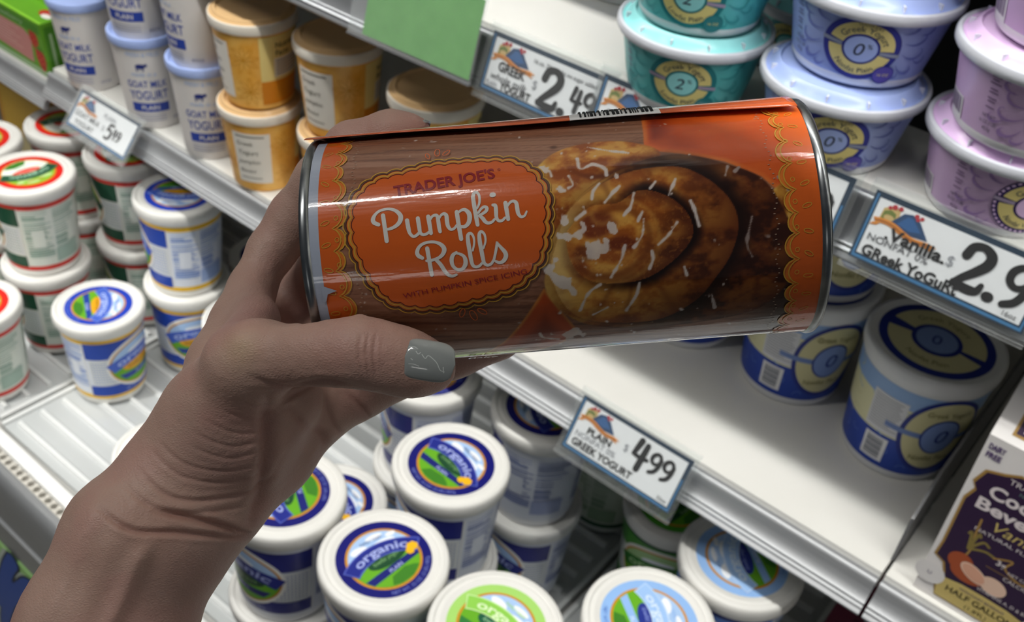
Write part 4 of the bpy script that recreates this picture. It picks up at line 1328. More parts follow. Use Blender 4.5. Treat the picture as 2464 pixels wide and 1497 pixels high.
# small roll at the right and the roll behind
d = sdist(closed([(124.9, 7.7), (129.3, 10.2), (134, 10.5), (136, 4), (134, -2), (129, -1), (126, 3)]), U, S)
img = mixc(img, mixc(crust(U, S, '#9a5a1c', '#c98d35', '#ecc56a', .9), '#6b3514', sm(S, 5.5, 2.5) * sm(S, 1.2, 3)), sm(d, .3, -.3))
d = sdist(closed([(63.5, 19.5), (68.6, 24.4), (75, 27), (84, 27.6), (91.6, 25.6), (97, 21.0), (92, 12), (82.5, 4), (73.7, 0), (66, -10), (62, 2)]), U, S)
c = crust(U, S, '#9c4c18', '#c87a2c', '#eaaf50', .8)
c = mixc(c, '#8a4318', sm(np.abs(np.hypot((U - 80) / 1.5, S - 20.5) - 5.0), 1.1, .2) * sm(S, 22, 17)); c = mixc(c, '#ecc65a', sm(U, 69, 63.5) * .8)
img = mixc(img, c, sm(d, .3, -.3))
# big roll, three nested coils, light from the left
def dough(U, S, light, k=1.0):
    a_ = crust(U, S, '#33150a', '#6a3413', '#9a5d24', .6); b_ = crust(U, S, '#a3541a', '#c97a2c', '#e9ab4e', .8 * k)
    return a_ * (1 - light[..., None]) + b_ * light[..., None]


main = closed([(63.6, -11.7), (66, -2), (69.9, 4.8), (75, 10.5), (80.9, 14.6), (88, 18), (96.8, 20.3), (104.3, 19.8), (113.3, 16.2), (122, 11.2), (126.7, 3), (129.9, -7.5), (128.2, -17), (121.3, -26), (109.9, -30), (90.2, -31.5), (74.4, -27.5), (66.2, -19.5)])
front = closed([(66, -6), (69.9, 4.0), (74, 9), (79.3, 12.6), (88.7, 16.2), (100, 16.6), (107.2, 13), (113.2, 6.4), (115.1, -.5), (113, -8), (109.2, -14), (103, -22), (93, -28), (80, -27.5), (72, -24), (67, -16)])
coil = closed([(70.2, -1), (71, 1.6), (77.2, 7.2), (84, 7.4), (90, 10.4), (95.5, 9.3), (100.1, 6.1), (102.9, 1.6), (102.8, -3.3), (98, -8.6), (90.2, -13.2), (80.7, -13.8), (74.3, -11.6), (71, -6.6)])
dm, df, dc_ = sdist(main, U, S), sdist(front, U, S), sdist(coil, U, S)
bulge = lambda outer, inner: np.clip(np.sin(PI * np.clip(inner / (inner - outer + 1e-6), 0, 1)), 0, 1) ** .8
wob = 1.6 * (fbm(U * .25, S * .25, 2) - .5)
c = dough(U, S, sm(U - .25 * S, 121, 72))
bl = bulge(dm, df)
c = mixc(c, '#431b0b', (1 - bl) * .60 * sm(U, 66, 84)); c = mixc(c, '#f0c96e', sm(U - .2 * S, 76, 66) * .7)
for k_, (an_, wd_) in enumerate(((-.2, .10), (.35, .09), (-.9, .12), (.9, .1), (1.35, .1))):     # folds running across the outer coil
    c = mixc(c, '#3a180a', np.exp(-((np.arctan2(S + 6, U - 92) - an_ + .02 * wob) / wd_) ** 2) * .35)
img = mixc(img, c, sm(dm, .3, -.3))
edge = sm(np.arctan2(S + 6, U - 90), -2.3, -.9) * sm(np.arctan2(S + 6, U - 90), 2.2, 1.2)
img = mixc(img, '#1c0b06', sm(df + wob, 6.5, .2) * (df > 0) * (.2 + .8 * edge) * .9)
c = dough(U, S, sm(U - .35 * S, 119, 84))
bl = bulge(df, dc_)
c = mixc(c, '#5a270e', (1 - bl) * .55 * (.35 + .65 * edge)); c = mixc(c, '#efc064', bl ** 3 * (1 - edge) * .30)
c = mixc(c, '#f3d68a', sm(U - .15 * S, 78, 67) * .75)
for an_, wd_ in ((1.95, .06), (1.3, .07), (.7, .06), (.1, .08), (-.5, .07), (-1.1, .07), (-1.7, .05), (-2.1, .05)):
    c = mixc(c, '#6b3212', np.exp(-((np.arctan2(S + 4, U - 88) - an_ + .03 * wob) / wd_) ** 2) * .38)
img = mixc(img, c, sm(df, .25, -.25))
g = .25 + .75 * sm(np.arctan2(S + 2, U - 86), -2.6, -1.2) * sm(np.arctan2(S + 2, U - 86), 2.0, 1.0)
img = mixc(img, '#190905', sm(dc_ + wob * .6, 3.6, .2) * (dc_ > 0) * g * .97)
c = dough(U, S, sm(U - .5 * S, 108, 86))
c = mixc(c, '#5f2c12', sm(dc_, -4.5, 0) * g * .8)
c = mixc(c, '#74301a', sm(np.hypot((U - 78.5) / 5.8, (S - 2.2) / 4.2) + wob * .12, 1.05, .6) * .85); c = mixc(c, '#6b2a14', sm(np.hypot((U - 84.5) / 5.0, (S + 3.0) / 2.4) + wob * .12, 1.1, .5) * .8)
c = mixc(c, '#5f2610', sm(np.hypot((U - 74.5) / 3.2, (S + 5.0) / 2.8), 1.1, .5) * .7); c = mixc(c, '#b9762f', sm(fbm(U * 1.3, S * 1.3), .60, .8) * .45)
gro = spline([(73, -8.5), (77, -11.2), (82, -11.6), (87, -9.8), (90.5, -6.5), (91.8, -2.5), (91, 2), (88, 5.0), (83.5, 6.4), (80, 5.0)], 8)
dd = np.full(U.shape, 1e9)
for p in gro: dd = np.minimum(dd, np.hypot(U - p[0], S - p[1]))
c = mixc(c, '#7a3c14', sm(dd, 1.7, .2) * .6); c = mixc(c, '#eeb858', sm(np.abs(dd - 2.6), 1.2, 0) * .3)
img = mixc(img, c, sm(dc_, .25, -.25))
# icing: drizzles and pools
ICE = [[(88.8,9.8),(87.7,6.3),(85.7,4.2)],[(90.6,4.6),(89.3,2.4)],[(90.8,2.7),(90.1,-1.4),(87.7,-4.3)],[(99.3,1.2),(96.8,-2.0),(94.1,-4.2)],[(92.3,-5.8),(92.5,-8.2),(91.5,-10.5)],[(103.3,6.5),(104.3,3.0),(105.0,-0.2)],[(85.4,-3.7),(84.0,-7.8),(81.2,-12.0)],[(88.7,-14.4),(87.8,-17.9),(85.0,-23.1)],[(78.4,-13.9),(74.8,-16.6),(72.6,-21.7)],[(75.0,21.8),(75.5,18.3),(79.1,19.4),(82.0,17.6),(82.2,15.8)],[(113.9,15.1),(113.0,12.8)],[(100.0,12.8),(98.6,10.1),(97.9,8.6)],[(94.7,12.5),(93.2,10.8)],[(85.2,12.1),(81.1,8.1)],[(80.1,13.4),(78.4,11.5),(77.8,9.2)],[(118.7,1.0),(117.3,-4.1),(117.2,-6.8),(118.3,-9.4)],[(100.6,-10.8),(101.3,-13.2)],[(107.8,-19.9),(108.8,-24.7)],[(116.8,14.6),(115.6,13.6)],[(64.7,20.0),(67.1,18.7),(67.8,16.8)],[(69.0,12.8),(70.8,12.2)],[(72.3,16.4),(73.2,13.7),(72.0,12.9)],[(78.1,25.8),(82.6,24.1),(88.6,22.3)],[(80.0,-21.5),(76.1,-23.7)],[(61.2,-30.0),(62.2,-32.6),(66.2,-34.2)],[(75.6,5.8),(73.2,4.1)]]
BLOB = [(69.8,3.7,1.5),(68.4,0.4,1.3),(70.6,-0.6,1.1),(74.9,2.1,1.7),(73.6,-0.4,1.5),(79.4,-3.6,2.3),(77.7,-6.1,1.9),(82.4,1.5,1.7),(74.5,-8.6,1.5),(65.8,-8.6,1.7),(67.1,-6.0,1.1),(70.4,-13.1,2.3),(67.4,-12.0,1.5),(84.8,15.1,1.1),(66.0,18.9,1.1),(70.1,12.7,1.1),(71.1,-30.8,2.3),(69.1,-32.9,1.7),(75.7,6.6,1.3),(80.3,-1.4,1.1),(76.7,-4.1,1.3)]
nz = fbm(U * .45, S * .45, 2) - .5
ic = np.zeros(U.shape)
for st in ICE:
    q = spline(st, 10) if len(st) > 2 else [np.array(st[0]) + (np.array(st[1]) - np.array(st[0])) * k / 12 for k in range(13)]
    dd = np.full(U.shape, 1e9)
    for p in q: dd = np.minimum(dd, np.hypot(U - p[0], S - p[1]))
    ic = np.maximum(ic, sm(dd + nz * .7, .62, .18))
fld = np.zeros(U.shape)
for u0, s0, r0 in BLOB:
    fld += np.exp(-(((U - u0 + .35 * (S - s0)) / (r0 * .95)) ** 2 + ((S - s0) / (r0 * 1.15)) ** 2))
ic = np.maximum(ic, .93 * sm(fld + nz * 1.5 + .35 * (fbm(U * 1.1, S * 1.1, 2) - .5), .52, .70))
icol = np.zeros_like(img) + C3('#e6dcd6'); icol = mixc(icol, '#8d7a74', sm(U, 104, 120) * .8)
img = mixc(img, icol, ic * .93)
# label margins: dark product strip below the picture
img = np.clip(img, 0, 1)
lin_img = np.where(img <= .04045, img / 12.92, ((img + .055) / 1.055) ** 2.4)

nu, ns = U.shape
r = CAN_R
P = np.stack([U / 1000, -r * np.cos(S / 1000 / r), r * np.sin(S / 1000 / r)], -1).reshape(-1, 3)
I = np.arange(nu * ns).reshape(nu, ns)
F = np.stack([I[:-1, :-1], I[1:, :-1], I[1:, 1:], I[:-1, 1:]], -1).reshape(-1, 4)
pm = bpy.data.meshes.new('label')
pm.from_pydata(P.tolist(), [], F.tolist())
at = pm.color_attributes.new('print', 'FLOAT_COLOR', 'POINT')
at.data.foreach_set('color', np.c_[lin_img.reshape(-1, 3), np.ones(nu * ns)].astype(np.float32).ravel())
pm.polygons.foreach_set('use_smooth', [True] * len(pm.polygons))


def gloss(m, rough=.30, bump=True):
    """laminated paper: soft clear coat with the faint ripples of the wrapped label"""
    nt = m.node_tree; b = nt.nodes['Principled BSDF']
    b.inputs['Roughness'].default_value = rough
    b.inputs['Coat Weight'].default_value = 1.0; b.inputs['Coat Roughness'].default_value = .09; b.inputs['Specular IOR Level'].default_value = .2
    if bump:
        tc = nt.nodes.new('ShaderNodeTexCoord'); mp = nt.nodes.new('ShaderNodeMapping'); nz = nt.nodes.new('ShaderNodeTexNoise'); bp = nt.nodes.new('ShaderNodeBump')
        mp.inputs['Scale'].default_value = (25, 220, 220); nz.inputs['Scale'].default_value = 1.0; nz.inputs['Detail'].default_value = 3
        n2 = nt.nodes.new('ShaderNodeTexNoise'); n2.inputs['Scale'].default_value = 1400; n2.inputs['Detail'].default_value = 2
        ad = nt.nodes.new('ShaderNodeMath'); ad.operation = 'MULTIPLY_ADD'; ad.inputs[1].default_value = .05
        bp.inputs['Strength'].default_value = .30; bp.inputs['Distance'].default_value = .0006
        L = nt.links.new
        L(tc.outputs['Object'], mp.inputs[0]); L(mp.outputs[0], nz.inputs['Vector']); L(tc.outputs['Object'], n2.inputs['Vector'])
        L(n2.outputs[0], ad.inputs[0]); L(nz.outputs[0], ad.inputs[2]); L(ad.outputs[0], bp.inputs['Height']); L(bp.outputs[0], b.inputs['Normal'])
        L(bp.outputs[0], b.inputs['Coat Normal'])
    return m


prm = bpy.data.materials.new('printed_paper'); prm.use_nodes = True
an = prm.node_tree.nodes.new('ShaderNodeAttribute'); an.attribute_name = 'print'
prm.node_tree.links.new(an.outputs['Color'], prm.node_tree.nodes['Principled BSDF'].inputs['Base Color'])
gloss(prm)
pm.materials.append(prm)


def ink(h):
    m = mat(h, .301)
    if 'Bump' not in m.node_tree.nodes: gloss(m)
    return m


ORG = ink('#de6420'); ORG2 = ink('#e27a2c'); GOL = ink('#d3a03a'); BRN = ink('#4f1a14'); BRN2 = ink('#6b4630'); CRW = ink('#e9e6df'); WINE = ink('#99242c'); MARG = ink('#b3bccd'); DOT = ink('#b59a84')
A = Art()


def lobes(u0, amp, sg, ph):
    pts = []; s = -62.0; k = 0
    per = (6.9, 5.2, 6.0, 7.4)
    while s < 62:
        p = per[k % 4]; am = amp * (1.0, .62, .85, 1.1)[k % 4]
        for q in range(9):
            t = q / 9
            pts.append((u0 + sg * am * math.sin(PI * t) ** .62, s + p * t))
        s += p; k += 1
    return pts


for e0, u0, sg in ((5.3, 9.0, 1), (134.8, 130.6, -1)):
    for off, mm, wd, l in ((1.25, ORG2, 0, 1), (0, ORG, 0, 2)):
        q = lobes(u0 + sg * off, 2.5, sg, 0)
        A.band(q, [(e0, s) for _, s in q], mm, l)
    A.stroke(lobes(u0 + sg * 1.25, 2.5, sg, 0), .34, GOL, 4, cap=False)
    A.stroke(lobes(u0, 2.5, sg, 0), .34, GOL, 4, cap=False)
    r2 = random.Random(5)
    s = -60
    while s < 60:
        x = e0 + sg * 1.8
        an_ = r2.uniform(-.6, .6)
        A.stroke([(x + 1.25 * math.cos(t) * math.cos(an_) - .55 * math.sin(t) * math.sin(an_), s + 1.25 * math.cos(t) * math.sin(an_) + .55 * math.sin(t) * math.cos(an_)) for t in [2 * PI * k / 12 for k in range(12)]], .2, GOL, 4, closed=True)
        A.stroke([(x + sg * 3.0 + .55 * math.cos(t), s + 1.2 + .6 * math.sin(t)) for t in [2 * PI * k / 10 for k in range(10)]], .2, GOL, 4, closed=True)
        s += 6.2 + r2.uniform(-.5, .5)
    for k in range(90):
        s = -60 + k * 1.33
        A.rect(u0 + sg * (5.4 + .5 * math.sin(s)), u0 + sg * (5.9 + .5 * math.sin(s)), s, s + .22, DOT, 3)
    A.band([(e0, -62), (e0, 62)], [(e0 - sg * 3.1, -62), (e0 - sg * 3.1, 62)], MARG if sg > 0 else ORG, 2)
# torn paper at the left edge
A.poly([(4.6, -6.6), (5.4, -8.0), (8.6, -9.4), (6.0, -10.2), (5.4, -12.0), (4.6, -12.5)], MARG, 6)
# badge
BADGE = [(14.75, 9.56), (15.56, 13.27), (17.36, 16.29), (20.93, 19.33), (24.51, 20.52), (28.11, 21.2), (31.35, 22.09), (35.3, 23.0), (40.72, 23.2), (48.28, 23.1), (55.46, 22.4), (58.97, 20.9), (62.36, 18.03), (63.96, 15.38), (65.14, 12.13), (65.41, 8.76),
         (64.96, 5.21), (64.5, 1.73), (63.7, -1.7), (62.37, -5.11), (58.3, -9.71), (54.93, -12.0), (51.2, -13.2), (47.02, -14.3), (42.82, -15.04), (38.21, -15.79), (32.46, -15.9), (27.52, -15.2), (22.57, -12.95), (20.13, -9.86), (18.0, -6.0), (16.0, -1.0), (14.7, 4.2)]
bc = np.array(closed(BADGE, 12))
tg = np.roll(bc, -1, 0) - np.roll(bc, 1, 0); tg /= np.linalg.norm(tg, axis=1)[:, None]
nb = np.c_[-tg[:, 1], tg[:, 0]]
if ((bc - bc.mean(0)) * nb).sum() < 0: nb = -nb
ar = np.r_[0, np.cumsum(np.linalg.norm(np.diff(bc, axis=0), axis=1))]
sc_ = np.abs(np.sin(PI * ar / (ar[-1] + .3) * 38)) ** .7
ring = lambda o, am=.75: [tuple(p) for p in bc + nb * (o + am * sc_ - .3)[:, None]]
A.fan(ring(2.15, .8), BRN2, 3); A.fan(ring(1.35), ORG2, 5); A.fan(ring(0), ORG, 7)
A.stroke(ring(2.2, .8), .32, GOL, 4, closed=True); A.stroke(ring(1.4), .22, BRN, 6, closed=True); A.stroke(ring(.72), .40, GOL, 6, closed=True); A.stroke(ring(0), .22, BRN, 8, closed=True)
for st in [[(21.4,7.03,1.01),(20.23,7.69,1.13),(20.04,8.66,1.13),(20.79,9.93,0.82),(22.12,10.78,0.73),(24.17,11.03,0.73),(26.0,10.44,0.91),(27.23,9.17,1.21),(27.32,8.02,1.28),(26.75,6.94,1.13),(25.59,6.1,0.91),(24.27,5.66,0.77),(23.53,5.63,0.69)],[(22.71,9.38,1.13),(23.01,6.14,1.13),(23.27,2.61,1.13)],[(28.99,7.5,1.13),(29.23,5.42,1.13),(29.51,4.11,0.91),(30.27,3.21,0.77),(31.1,3.33,0.77),(31.88,3.9,0.82)],[(31.87,7.81,1.1),(32.09,5.55,1.1),(32.26,4.06,0.91),(32.95,3.45,0.77),(33.88,3.55,0.73),(34.56,3.96,0.73)],[(34.64,8.05,1.13),(34.87,5.87,1.1),(35.08,3.64,1.01)],[(35.05,7.16,0.64),(35.75,8.04,0.69),(36.5,8.26,0.82),(37.03,7.93,0.95),(37.22,6.6,1.06),(37.33,4.92,1.02),(37.49,3.89,0.95)],[(37.45,7.33,0.64),(38.05,8.13,0.66),(38.81,8.44,0.88),(39.42,7.91,1.06),(39.51,6.4,1.13),(39.69,5.09,1.02),(40.36,4.2,0.77),(41.29,4.4,0.69),(42.09,5.25,0.66)],[(42.22,8.61,1.13),(42.53,5.03,1.13),(42.86,1.52,1.1)],[(42.77,8.57,0.64),(43.63,9.06,0.77),(44.54,8.98,0.95),(45.39,7.96,1.21),(45.49,6.64,1.24),(45.03,5.37,1.1),(44.06,4.63,0.91),(43.15,4.7,0.73),(42.62,5.02,0.66)],[(47.67,9.18,0.51),(48.31,10.57,0.66),(48.41,12.33,0.69),(47.92,13.48,0.77),(47.19,13.55,0.84),(46.76,12.48,1.02),(46.85,10.7,1.1),(47.07,8.38,1.1),(47.3,6.29,1.1),(47.46,4.8,1.01)],[(47.87,7.93,0.62),(48.76,8.99,0.69),(49.52,9.4,0.8),(50.14,9.06,0.95),(50.0,8.31,0.88),(49.04,7.64,0.77),(48.1,7.25,0.69)],[(48.09,7.16,0.73),(48.95,6.34,1.02),(49.44,5.55,0.99),(50.22,5.02,0.84),(51.25,5.21,0.73),(52.03,5.89,0.66)],[(51.83,9.68,0.82),(52.46,9.43,1.01),(52.54,7.9,1.06),(52.52,6.4,0.95),(53.0,5.43,0.8),(53.91,5.36,0.73),(54.78,6.02,0.69)],[(51.77,12.46,1.32),(52.14,12.5,1.32)],[(55.15,9.96,1.13),(55.36,7.65,1.1),(55.57,5.58,1.01)],[(55.65,9.14,0.64),(56.44,10.03,0.69),(57.28,10.25,0.84),(57.97,9.7,1.02),(58.14,8.17,1.1),(58.31,6.84,0.99),(58.98,5.94,0.77),(59.9,6.14,0.62),(60.53,7.2,0.51)],[(32.24,-2.54,0.95),(31.29,-1.91,1.1),(31.01,-0.97,1.1),(31.59,0.27,0.88),(32.76,1.08,0.77),(34.44,1.4,0.73),(36.26,1.16,0.8),(37.66,0.31,1.06),(38.2,-0.83,1.21),(37.63,-2.07,1.02),(36.44,-2.89,0.84),(34.75,-3.3,0.73),(33.27,-3.36,0.66)],[(33.75,-0.19,1.1),(34.0,-3.42,1.1),(34.25,-7.09,1.06)],[(35.68,-3.19,0.88),(36.83,-4.58,1.06),(37.75,-6.34,1.06),(38.55,-7.45,0.95),(39.61,-7.92,0.8),(40.75,-7.64,0.62)],[(41.32,-1.82,0.66),(40.34,-2.48,1.02),(39.86,-3.72,1.1),(40.07,-5.23,0.95),(41.07,-6.25,0.8),(42.36,-6.26,0.88),(43.28,-5.31,1.13),(43.5,-4.03,1.13),(43.06,-2.89,0.84),(42.02,-2.25,0.69),(41.48,-2.11,0.62)],[(45.64,-1.72,0.51),(46.17,0.15,0.55),(46.13,1.79,0.62),(45.47,2.76,0.73),(44.7,2.28,0.95),(44.64,0.46,1.1),(44.81,-1.75,1.1),(44.98,-3.97,1.06),(45.29,-5.48,0.91),(46.07,-6.01,0.8),(47.0,-5.81,0.73),(47.8,-5.13,0.66)],[(48.52,-1.32,0.51),(49.18,0.44,0.55),(49.08,2.09,0.62),(48.33,2.98,0.73),(47.73,2.39,0.95),(47.67,0.57,1.1),(47.86,-1.45,1.1),(48.11,-3.86,1.06),(48.35,-5.18,0.91),(49.12,-5.8,0.8),(50.15,-5.51,0.73),(50.98,-4.47,0.69)],[(50.98,-4.47,0.69),(51.76,-1.96,0.73),(52.2,0.01,0.66),(52.26,-0.36,0.66),(53.08,-1.52,0.88),(54.05,-2.88,1.13),(54.14,-3.99,1.17),(53.41,-5.04,1.02),(52.36,-5.42,0.8),(51.4,-4.97,0.69)]]:
    A.stroke(st, 1, CRW, 9, 7)
A.disc(44.6 + 0, 0, .01, CRW, 9)
A.text("TRADER JOE'S", 25.9, 14.5, 4.3, WINE, 9, 'l', rot=math.atan2(3.0, 27), bold=.03, fit=27.2)
A.text("o", 53.6, 19.6, 1.6, WINE, 9, 'l')
A.text("WITH PUMPKIN SPICE ICING", 26.0, -13.0, 1.95, WINE, 9, 'l', rot=math.atan2(4.1, 33.4), fit=33.6)
for x, y, s, an_ in ((34.8, 27.2, 1.0, .3), (37.4, 28.4, 1.3, 0), (39.9, 28.0, 1.1, -.7), (41.0, -18.9, 1.2, -.4), (43.9, -20.0, 1.5, .3), (46.4, -18.9, 1.2, .9)):
    A.stroke([(x + .55 * s * math.cos(t) * math.cos(an_) - 1.2 * s * math.sin(t) * math.sin(an_), y + .55 * s * math.cos(t) * math.sin(an_) + 1.2 * s * math.sin(t) * math.cos(an_)) for t in [2 * PI * k / 14 for k in range(14)]], .24, ink('#e2692c'), 9, closed=True)
A.text('Bake', 39.5, -46.5, 4.6, CRW, 9, 'l', shear=.3)
mb = MB()
A.into(mb, lambda u, v, l: cyl(u, v, .00006 * l), dv=1.2)
bm = bmesh.new(); bm.from_mesh(pm)
am = raw_mesh(mb, 'label_art')
lo = new_obj('label', pm, can)
lo2 = bpy.data.objects.new('tmp', am)
# merge picture and lettering into one label mesh
nm0 = len(pm.materials)
va = np.empty(len(am.vertices) * 3); am.vertices.foreach_get('co', va)
fa = [tuple(p.vertices) for p in am.polygons]; ma = [p.material_index for p in am.polygons]
n0 = nu * ns
full = bpy.data.meshes.new('label')
full.from_pydata(P.tolist() + va.reshape(-1, 3).tolist(), [], F.tolist() + [tuple(i + n0 for i in f) for f in fa])
full.materials.append(prm)
for x in am.materials: full.materials.append(x)
full.polygons.foreach_set('material_index', [0] * len(F) + [i + 1 for i in ma])
full.polygons.foreach_set('use_smooth', [True] * len(full.polygons))
at = full.color_attributes.new('print', 'FLOAT_COLOR', 'POINT')
at.data.foreach_set('color', np.r_[np.c_[lin_img.reshape(-1, 3), np.ones(n0)], np.ones((len(va) // 3, 4))].astype(np.float32).ravel())
full.update()
lo.data = full
bpy.data.objects.remove(lo2); bpy.data.meshes.remove(am); bpy.data.meshes.remove(pm); bm.free()

# lifted overlap of the label along the top
fl = MB()
n = 60; k2 = 16
FO = gloss(mat('#d4612c', .302)); FW = mat('#e6e6e4', .35)
vs = []
for i in range(n + 1):
    t = i / n
    u = -1.2 + 137.0 * t
    p0 = math.radians(72 - 12 * t + 1.0 * math.sin(t * 11))
    for j in range(k2 + 1):
        q = j / k2
        ph = p0 + (math.radians(150) - p0) * q
        g = .0013 * (1 - q) ** 1.5 + .0006
        vs.append((u / 1000, -(CAN_R + g) * math.cos(ph), (CAN_R + g) * math.sin(ph)))
fs = []; fw = []
for i in range(n):
    for j in range(k2):
        f = (i * (k2 + 1) + j, (i + 1) * (k2 + 1) + j, (i + 1) * (k2 + 1) + j + 1, i * (k2 + 1) + j + 1)
        (fw if 74 < (-1.2 + 137.0 * (i + .5) / n) < 100 and j >= 0 else fs).append(f)
kk = len(fl.v); fl.v += vs
for lst, mm in ((fs, FO), (fw, FW)):
    fl.f += lst; fl.m += [fl.mi(mm)] * len(lst)
r3 = random.Random(9)
bars = Art(); x = 77.0
while x < 97:
    wd = r3.choice((.3, .5, .8)); bars.rect(x, x + wd, 26, 60, INK, 1); x += wd + r3.choice((.35, .5, .8))
BK_ = INK
bars.into(fl, lambda u, v, l: (lambda ph: (u / 1000, -(CAN_R + .0021) * math.cos(ph), (CAN_R + .0021) * math.sin(ph)))(math.radians(68 + (v - 26) * 1.2)), dv=1.5)
fm = raw_mesh(fl, 'label_flap')
fo = new_obj('label_flap', fm, can)
md = fo.modifiers.new('thickness', 'SOLIDIFY'); md.thickness = .00018; md.offset = 0


# ================================================================== the hand and forearm
# Modelled as one continuous skin: a smooth union of tapered bones/muscles meshed with surface nets.
# Hand space (mm): x right, y down the forearm side, z away from the photographer, origin near the wrist.
BONES = [((-70.1, 83.7, -8.0, 19), (-60.6, 58.5, -6.0, 17), 9), ((-60.6, 58.5, -6.0, 17), (-50.7, 34.7, -2.0, 17), 9), ((-54.4, 89.2, 0.0, 17), (-49.0, 62.7, 0.0, 15), 9), ((-49.0, 62.7, 0.0, 15), (-37.6, 35.5, 2.0, 15), 9), ((-49.1, 34.7, -2.0, 16.8), (-37.1, 19.2, 6.0, 14.6), 9), ((-37.1, 19.2, 6.0, 14.6), (-27.6, 2.3, 8.0, 13), 9), ((-37.7, 36.0, 4.0, 15.5), (-29.0, 26.4, 12.0, 14.5), 9), ((-29.0, 25.2, 12.0, 14), (-16.4, 14.1, 22.0, 13), 8), ((-16.4, 14.1, 22.0, 13), (-4.4, 1.3, 30.0, 12), 8), ((-36.5, 17.4, 6.0, 15.6), (-25.2, 1.1, 3.0, 15.4), 8), ((-25.2, 1.1, 3.0, 15.4), (-14.6, -13.5, -9.0, 12), 8), ((-18.7, 8.2, 6.0, 14), (-8.6, -3.7, 10.0, 12), 8), ((-32.4, 3.0, 15.0, 13), (-28.5, -18.4, 55.0, 11), 6), ((-28.5, -18.4, 55.0, 11), (-26.0, -31.3, 82.0, 11), 6), ((-17.3, 13.3, 26.0, 13), (-10.2, -8.4, 56.0, 12), 6), ((-10.2, -8.4, 56.0, 12), (-9.2, -25.2, 82.0, 11), 6), ((-14.5, -17.0, -15.0, 9.3), (-10.7, -20.6, -18.0, 7.0), 3.5), ((-14.3, -14.8, -11.0, 10.8), (-9.0, -17.0, -14.0, 9.3), 5), ((-9.0, -17.0, -14.0, 9.3), (6.1, -18.5, -21.0, 7.7), 5), ((6.1, -18.5, -21.0, 7.7), (13.6, -18.8, -22.5, 8.0), 5), ((13.6, -18.8, -22.5, 8.0), (20.1, -19.2, -23.5, 8.9), 5), ((20.1, -19.2, -23.5, 8.9), (28.8, -17.0, -23.5, 8.3), 5), ((28.8, -17.0, -23.5, 8.3), (34.2, -15.5, -22.0, 7.7), 5), ((34.2, -15.5, -22.0, 7.7), (38.6, -14.6, -20.0, 6.3), 5), ((-17.2, -20.2, 0.0, 8.5), (-19.6, -27.2, 22.0, 6.5), 6), ((-19.6, -27.2, 22.0, 6.5), (-25.5, -36.6, 42.0, 6.4), 6), ((-28.2, -13.2, 18.0, 12), (-27.8, -26.4, 36.0, 9.0), 5), ((-27.8, -26.4, 36.0, 9.0), (-26.5, -38.1, 45.0, 6.6), 5), ((-26.5, -38.1, 45.0, 6.6), (-20.9, -50.5, 50.0, 7.6), 5), ((-20.9, -50.5, 50.0, 7.6), (-13.1, -61.4, 51.0, 8.8), 5), ((-13.1, -61.4, 51.0, 8.8), (-2.9, -73.1, 45.0, 9.0), 5), ((-2.9, -73.1, 45.0, 9.0), (9.0, -81.8, 33.0, 8.4), 5), ((9.0, -81.8, 33.0, 8.4), (21.5, -85.2, 29.0, 7.8), 5), ((21.5, -85.2, 29.0, 7.8), (28.2, -85.5, 28.0, 6.6), 5), ((-23.4, -28.2, 84.0, 10.5), (-3.3, -48.8, 66.0, 9.5), 5), ((-3.3, -48.8, 66.0, 9.5), (16.0, -62.2, 52.0, 9), 5), ((16.0, -62.2, 52.0, 9), (29.2, -71.4, 46.0, 8), 5), ((-14.5, -17.7, 78.0, 10), (9.2, -32.7, 60.0, 9.3), 5), ((9.2, -32.7, 60.0, 9.3), (28.7, -45.3, 52.0, 9), 5), ((28.7, -45.3, 52.0, 9), (40.3, -56.2, 47.0, 8), 5), ((-4.8, 1.5, 32.0, 11.5), (9.6, -6.1, 38.0, 10.5), 6), ((9.6, -6.1, 38.0, 10.5), (22.9, -12.1, 40.0, 9.5), 6), ((22.9, -12.1, 40.0, 9.5), (40.6, -16.8, 41.0, 8.2), 6), ((40.6, -16.8, 41.0, 8.2), (56.3, -20.9, 40.0, 7.0), 6)]
